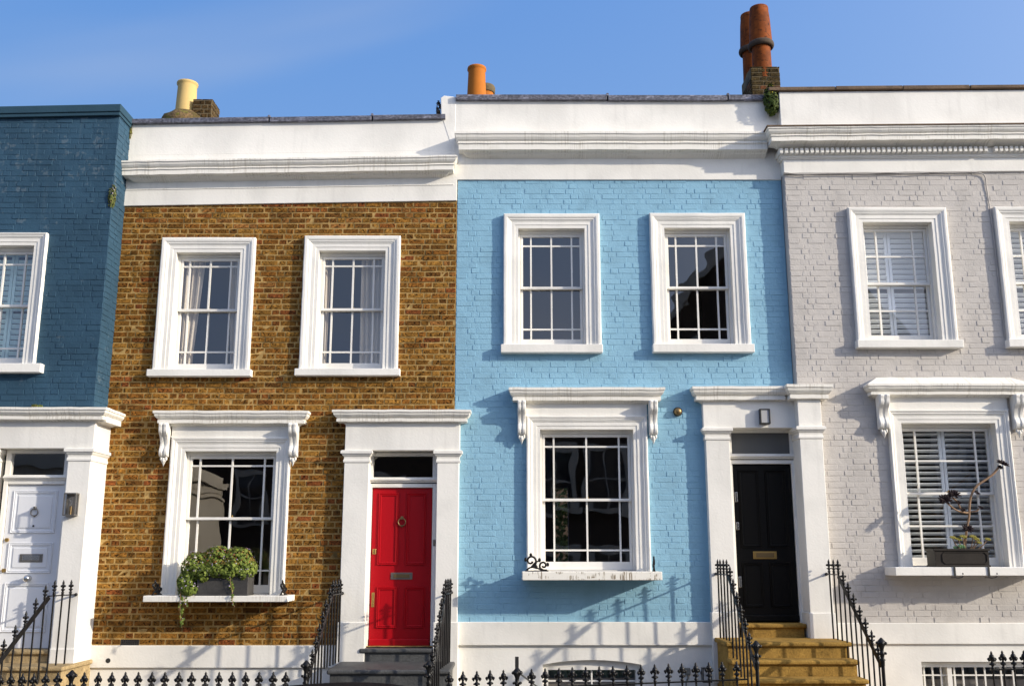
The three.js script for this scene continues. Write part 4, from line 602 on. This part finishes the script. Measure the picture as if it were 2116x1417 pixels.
{
  const P = thing('lead_planter', 'dark bronze rectangular planter with a recessed panel on the grey house sill', 'planter', [5.5, 2.372, .36]), x0 = 5.165, x1 = 5.845, y0 = 2.374, y1 = 2.585, z0 = .20, z1 = .472;
  const g = new THREE.BoxGeometry(x1 - x0, y1 - y0, z1 - z0, 1, 1, 1).translate((x0 + x1) / 2, (y0 + y1) / 2, (z0 + z1) / 2);
  add(P, 'trough', [rbox(x0 + .01, x1 - .01, y0, y1, z0 + .01, z1 - .01, .004), rbox(x0 - .008, x1 + .008, y1 - .02, y1 + .008, z0 - .004, z1 + .004, .006), rbox(x0, x1, y0, y0 + .022, z0, z1, .006)], M.bronze);
  const c = .03, a = x0 + .10, b = x1 - .035, d = y0 + .04, e = y1 - .035; add(P, 'panel_moulding', sweep([[-.008, z1 - .012], [-.004, z1 - .002], [.004, z1 - .002], [.008, z1 - .012]], [[a, d + c], [a, e - c], [a + c, e], [b - c, e], [b, e - c], [b, d + c], [b - c, d], [a + c, d]], 'xy', { closed: true, step: 5, wob: 0 }), M.bronze);
  add(P, 'soil', box(x0 + .015, x1 - .015, y1 - .01, y1 + .004, z0 + .015, z1 - .015), M.soil);
  const t = thing('dark_succulent', 'tall bare stemmed succulent with black rosettes in the bronze planter', 'plant', [5.62, 2.59, .34]), zz = .36;
  const st = (p, r) => add(t, 'stem', tube(p, r, 26, 8), M.stem), Rr = rng(5);
  st([[5.60, 2.58, zz], [5.615, 2.72, zz], [5.645, 2.85, zz], [5.68, 2.98, zz + .01], [5.70, 3.10, zz], [5.735, 3.24, zz], [5.80, 3.35, zz + .01], [5.93, 3.44, zz + .02], [6.03, 3.51, zz + .02], [6.11, 3.60, zz + .02]], .014);
  st([[5.69, 3.03, zz], [5.62, 3.03, zz + .03], [5.53, 3.05, zz + .05], [5.45, 3.10, zz + .06], [5.39, 3.16, zz + .06]], .010); st([[5.66, 3.02, zz], [5.60, 3.06, zz], [5.56, 3.16, zz - .01], [5.50, 3.22, zz]], .010); st([[5.70, 3.04, zz], [5.77, 3.05, zz + .02], [5.81, 3.08, zz + .02]], .009); st([[5.60, 2.58, zz], [5.58, 2.66, zz + .03], [5.62, 2.78, zz + .04]], .012);
  const ros = (x, y, z, r, tilt, m, n = 22) => { const g = []; for (let i = 0; i < n; i++) { const a = i * 2.4, k = Math.sqrt(i / n), l = r * (.5 + .5 * k), leafG = new THREE.SphereGeometry(.5, 5, 4).scale(l * .36, .012, l); leafG.translate(0, 0, l * .5).rotateX(-.95 + .85 * k).rotateY(a); g.push(leafG); } const q = join(g); q.rotateX(tilt[0]).rotateZ(tilt[1]).translate(x, y, z); add(t, 'rosette', q, m); };
  ros(6.15, 3.63, zz + .03, .10, [.5, -.3], M.darkRosette, 26); ros(6.11, 3.585, zz + .05, .05, [.8, 0], M.darkRosette, 14); ros(5.37, 3.18, zz + .07, .10, [.9, .3], M.darkRosette, 26); ros(5.52, 3.25, zz, .10, [.7, .1], M.darkRosette, 26); ros(5.46, 3.235, zz, .05, [.7, .4], M.darkRosette, 14); ros(5.56, 3.15, zz + .02, .05, [.7, 0], M.darkRosette, 14); ros(5.60, 3.06, zz + .03, .05, [.7, 0], M.darkRosette, 14); ros(5.82, 3.09, zz + .03, .045, [.7, -.2], M.darkRosette, 14); ros(5.80, 3.27, zz + .02, .05, [.7, -.4], M.darkRosette, 14); ros(5.645, 2.83, zz + .02, .09, [.8, 0], M.darkRosette, 24);
  const G = std(lin(.30, .26, .04), { roughness: .7, side: THREE.DoubleSide }), G2 = std(lin(.10, .20, .07), { roughness: .7, side: THREE.DoubleSide });
  for (const [x, y, r] of [[5.43, 2.72, .05], [5.50, 2.70, .05], [5.56, 2.73, .055], [5.68, 2.73, .055], [5.72, 2.70, .05], [5.86, 2.70, .045], [5.75, 2.66, .04]]) { st([[mix(x, 5.6, .5), 2.585, zz + .04], [mix(x, 5.6, .25), 2.63, zz + .05], [x, y, zz + .05]], .006); ros(x, y, zz + .06, r, [.5, 0], G, 18); } ros(5.52, 2.61, zz + .08, .06, [.5, 0], G2, 20); ros(5.45, 2.60, zz + .06, .04, [.5, 0], G2, 14);
}
function weed(label, x, y, z, rx, ry, rz, n, size, flower, seed, cols) { const R = rng(seed), t = thing(n > 800 ? 'garden_shrub' : 'wall_weed', label, n > 800 ? 'shrub' : 'weed', [x, y, z]), s = blobSpots(R, [[x, y, z, rx, ry, rz, 1]], n); add(t, 'foliage', leafMass(s, R, size, cols, 3), M.leaf, { kind: 'stuff' }); for (let i = 0; i < 4; i++) add(t, 'stem', tube([[x + (R() - .5) * rx, y - ry * .2, z - rz], [x + (R() - .5) * rx, y, z], [x + (R() - .5) * rx * 1.5, y - ry * .8 + R() * ry, z + rz * .7]], .003, 8, 4), M.stem); if (flower) add(t, 'flowers', leafMass(s.filter(q => q[1] > y + ry * .2 && R() < .3), R, size * .55, [[1, 1, 1]], 3), flower, { kind: 'stuff' }); }
const WG = [[.12, .15, .03], [.16, .19, .04], [.09, .11, .025]];
weed('small flowering weed growing from the corner of the teal brick wall', -5.31, 7.16, .40, .05, .17, .05, 320, .015, M.petal, 201, [[.13, .16, .035], [.17, .18, .05]]);
weed('dark green bushy weed with yellow flowers at the parapet above the black door', 3.60, 8.68, .11, .105, .22, .09, 520, .022, M.yellow, 202, [[.07, .10, .018], [.09, .125, .022], [.045, .07, .012]]);
weed('dark dry tuft on the stepped parapet between the brick and blue houses', -1.03, 8.62, -.05, .035, .12, .06, 120, .018, null, 203, [[.05, .04, .03], [.03, .025, .02]]);
weed('tiny weed on the ledge over the pale grey door', -5.98, 4.35, .50, .07, .02, .05, 50, .016, M.petal, 204, WG);
weed('tiny yellow green weed at the top corner of the brick house parapet', -5.285, 8.24, .04, .02, .09, .02, 60, .014, null, 205, [[.2, .19, .04]]);
weed('leafy garden shrub glimpsed through the lower window of the blue house', 1.25, 2.6, -7.6, .8, 1.5, .5, 2600, .06, null, 206, [[.10, .15, .035], [.15, .2, .05]]);
// ================================================================ PARKED CAR (only the roof shows)
{
  const C = thing('parked_car', 'black car parked at the kerb, only its roof in view', 'car', [-2.3, -.12, 4.55]);
  const sh = new THREE.Shape(); sh.moveTo(-4.35, .30); sh.lineTo(-4.38, .62); sh.bezierCurveTo(-4.3, .80, -3.9, .88, -3.45, .92); sh.bezierCurveTo(-2.95, 1.10, -2.6, 1.40, -2.0, 1.46); sh.bezierCurveTo(-1.6, 1.495, -1.25, 1.50, -1.0, 1.455); sh.bezierCurveTo(-.75, 1.40, -.55, 1.15, -.42, .95); sh.bezierCurveTo(-.30, .85, -.30, .5, -.36, .30);
  sh.lineTo(-.70, .30); sh.absarc(-1.05, .20, .37, .27, Math.PI - .27, false); sh.lineTo(-3.20, .30); sh.absarc(-3.58, .20, .37, .27, Math.PI - .27, false); sh.lineTo(-4.35, .30);
  add(C, 'body', new THREE.ExtrudeGeometry(sh, { depth: 1.34, bevelEnabled: true, bevelSize: .05, bevelThickness: .16, bevelSegments: 5, curveSegments: 14 }).translate(0.08, -.097, 3.93), M.carPaint);
  const wn = (p, z0, z1) => new THREE.ExtrudeGeometry(new THREE.Shape(p.map(q => new THREE.Vector2(...q))), { depth: z1 - z0, bevelEnabled: false }).translate(.08, -.097, z0);
  for (const p of [[[-3.05, .96], [-2.35, 1.34], [-1.85, 1.40], [-1.85, .96]], [[-1.78, .96], [-1.78, 1.40], [-1.15, 1.38], [-.78, .98]]]) for (const [a, b] of [[3.762, 3.768], [5.432, 5.438]]) add(C, 'side_window', wn(p, a, b), M.carGlass);
  const wheel = [new THREE.TorusGeometry(.235, .085, 10, 24), new THREE.CylinderGeometry(.2, .2, .12, 18).rotateX(Math.PI / 2)];
  for (const x of [-1.05, -3.58]) for (const z of [3.90, 5.30]) { add(C, 'wheel', new THREE.TorusGeometry(.235, .085, 10, 24).translate(x, .195, z), M.rubber); add(C, 'wheel_rim', new THREE.CylinderGeometry(.19, .19, .10, 18).rotateX(Math.PI / 2).translate(x, .195, z), M.chrome); }
}
// ================================================================ TERRACE ACROSS THE STREET (mirrored in the windows)
function farHouse(label, x0, x1, h, wallMat, rows, { gable = 0, cols = 3, z = 16.5, depth = 7, group = 'terrace across the street' } = {}) {
  const t = thing('opposite_house', label, 'house', [(x0 + x1) / 2, 0, z], group), w = (x1 - x0) / cols;
  const s = gable ? new THREE.ExtrudeGeometry(new THREE.Shape([[x0, 0], [x1, 0], [x1, h], [(x0 + x1) / 2, h + gable], [x0, h]].map(q => new THREE.Vector2(...q))), { depth, bevelEnabled: false }).translate(0, 0, z) : box(x0, x1, 0, h, z, z + depth);
  add(t, 'wall', s, wallMat);
  if (!gable) add(t, 'cornice', [box(x0 - .2, x1 + .2, h - .45, h - .2, z - .22, z + depth), box(x0 - .06, x1 + .06, h - .7, h - .45, z - .06, z + depth - .1), box(x0 - .12, x1 + .12, h - .9, h - .82, z - .1, z + depth - .1)], M.creamFar); else { const k = Math.atan2(gable, (x1 - x0) / 2), L = Math.hypot(gable, (x1 - x0) / 2); for (const sgn of [-1, 1]) add(t, 'barge_board', new THREE.BoxGeometry(L, .3, .25).rotateZ(-sgn * k).translate((x0 + x1) / 2 + sgn * (x1 - x0) / 4, h + gable / 2 + .1, z - .13), M.creamFar); }
  for (const y of rows) for (let i = 0; i < cols; i++) { const a = x0 + w * (i + .5) - .5, wn = add(t, 'window', [box(a - .18, a, y - .1, y + 1.9, z - .1, z - .002), box(a + 1, a + 1.18, y - .1, y + 1.9, z - .1, z - .002), box(a, a + 1, y + 1.7, y + 1.9, z - .1, z - .002), box(a - .25, a + 1.25, y - .2, y - .1, z - .2, z - .002), box(a, a + 1, y + .8, y + .86, z - .04, z - .006), box(a + .48, a + .52, y - .1, y + 1.7, z - .045, z - .008)], M.creamFar); add(wn, 'pane', box(a, a + 1, y - .1, y + 1.7, z - .01, z - .004), M.carGlass); }
}
farHouse('cream stucco corner house across the street, its flank in the sun', -17, -10.6, 5.4, M.creamFar, [.9, 3.1], { cols: 2 });
farHouse('narrow dark brick house with pale window surrounds across the street', .5, 3.6, 7.2, M.darkBrickFar, [.9, 3.9], { cols: 2 });
farHouse('tall gabled dark brick house across the street', 3.6, 12.4, 8.2, M.darkBrickFar, [.9, 4.0, 7.0], { gable: 5.2 });
farHouse('cream stucco house across the street beyond the gable', 12.4, 21.2, 7.0, M.creamFar, [.9, 4.0]);
farHouse('brown brick house behind the gardens of the painted terrace', -9, 11, 7, M.darkBrickFar, [.9, 4.0], { cols: 6, z: -19, group: null });
farHouse('long dark brick house set back at the end of the side street', -26, -1, 8.4, M.darkBrickFar, [.9, 4.0], { cols: 9, z: 28 });
farHouse('dark brick house beyond the cream corner house', -25.8, -17, 7.2, M.darkBrickFar, [.9, 4.0]);

scene.traverse(o => { if (o.isMesh) o.castShadow = o.receiveShadow = true; });
renderer.render(scene, camera);
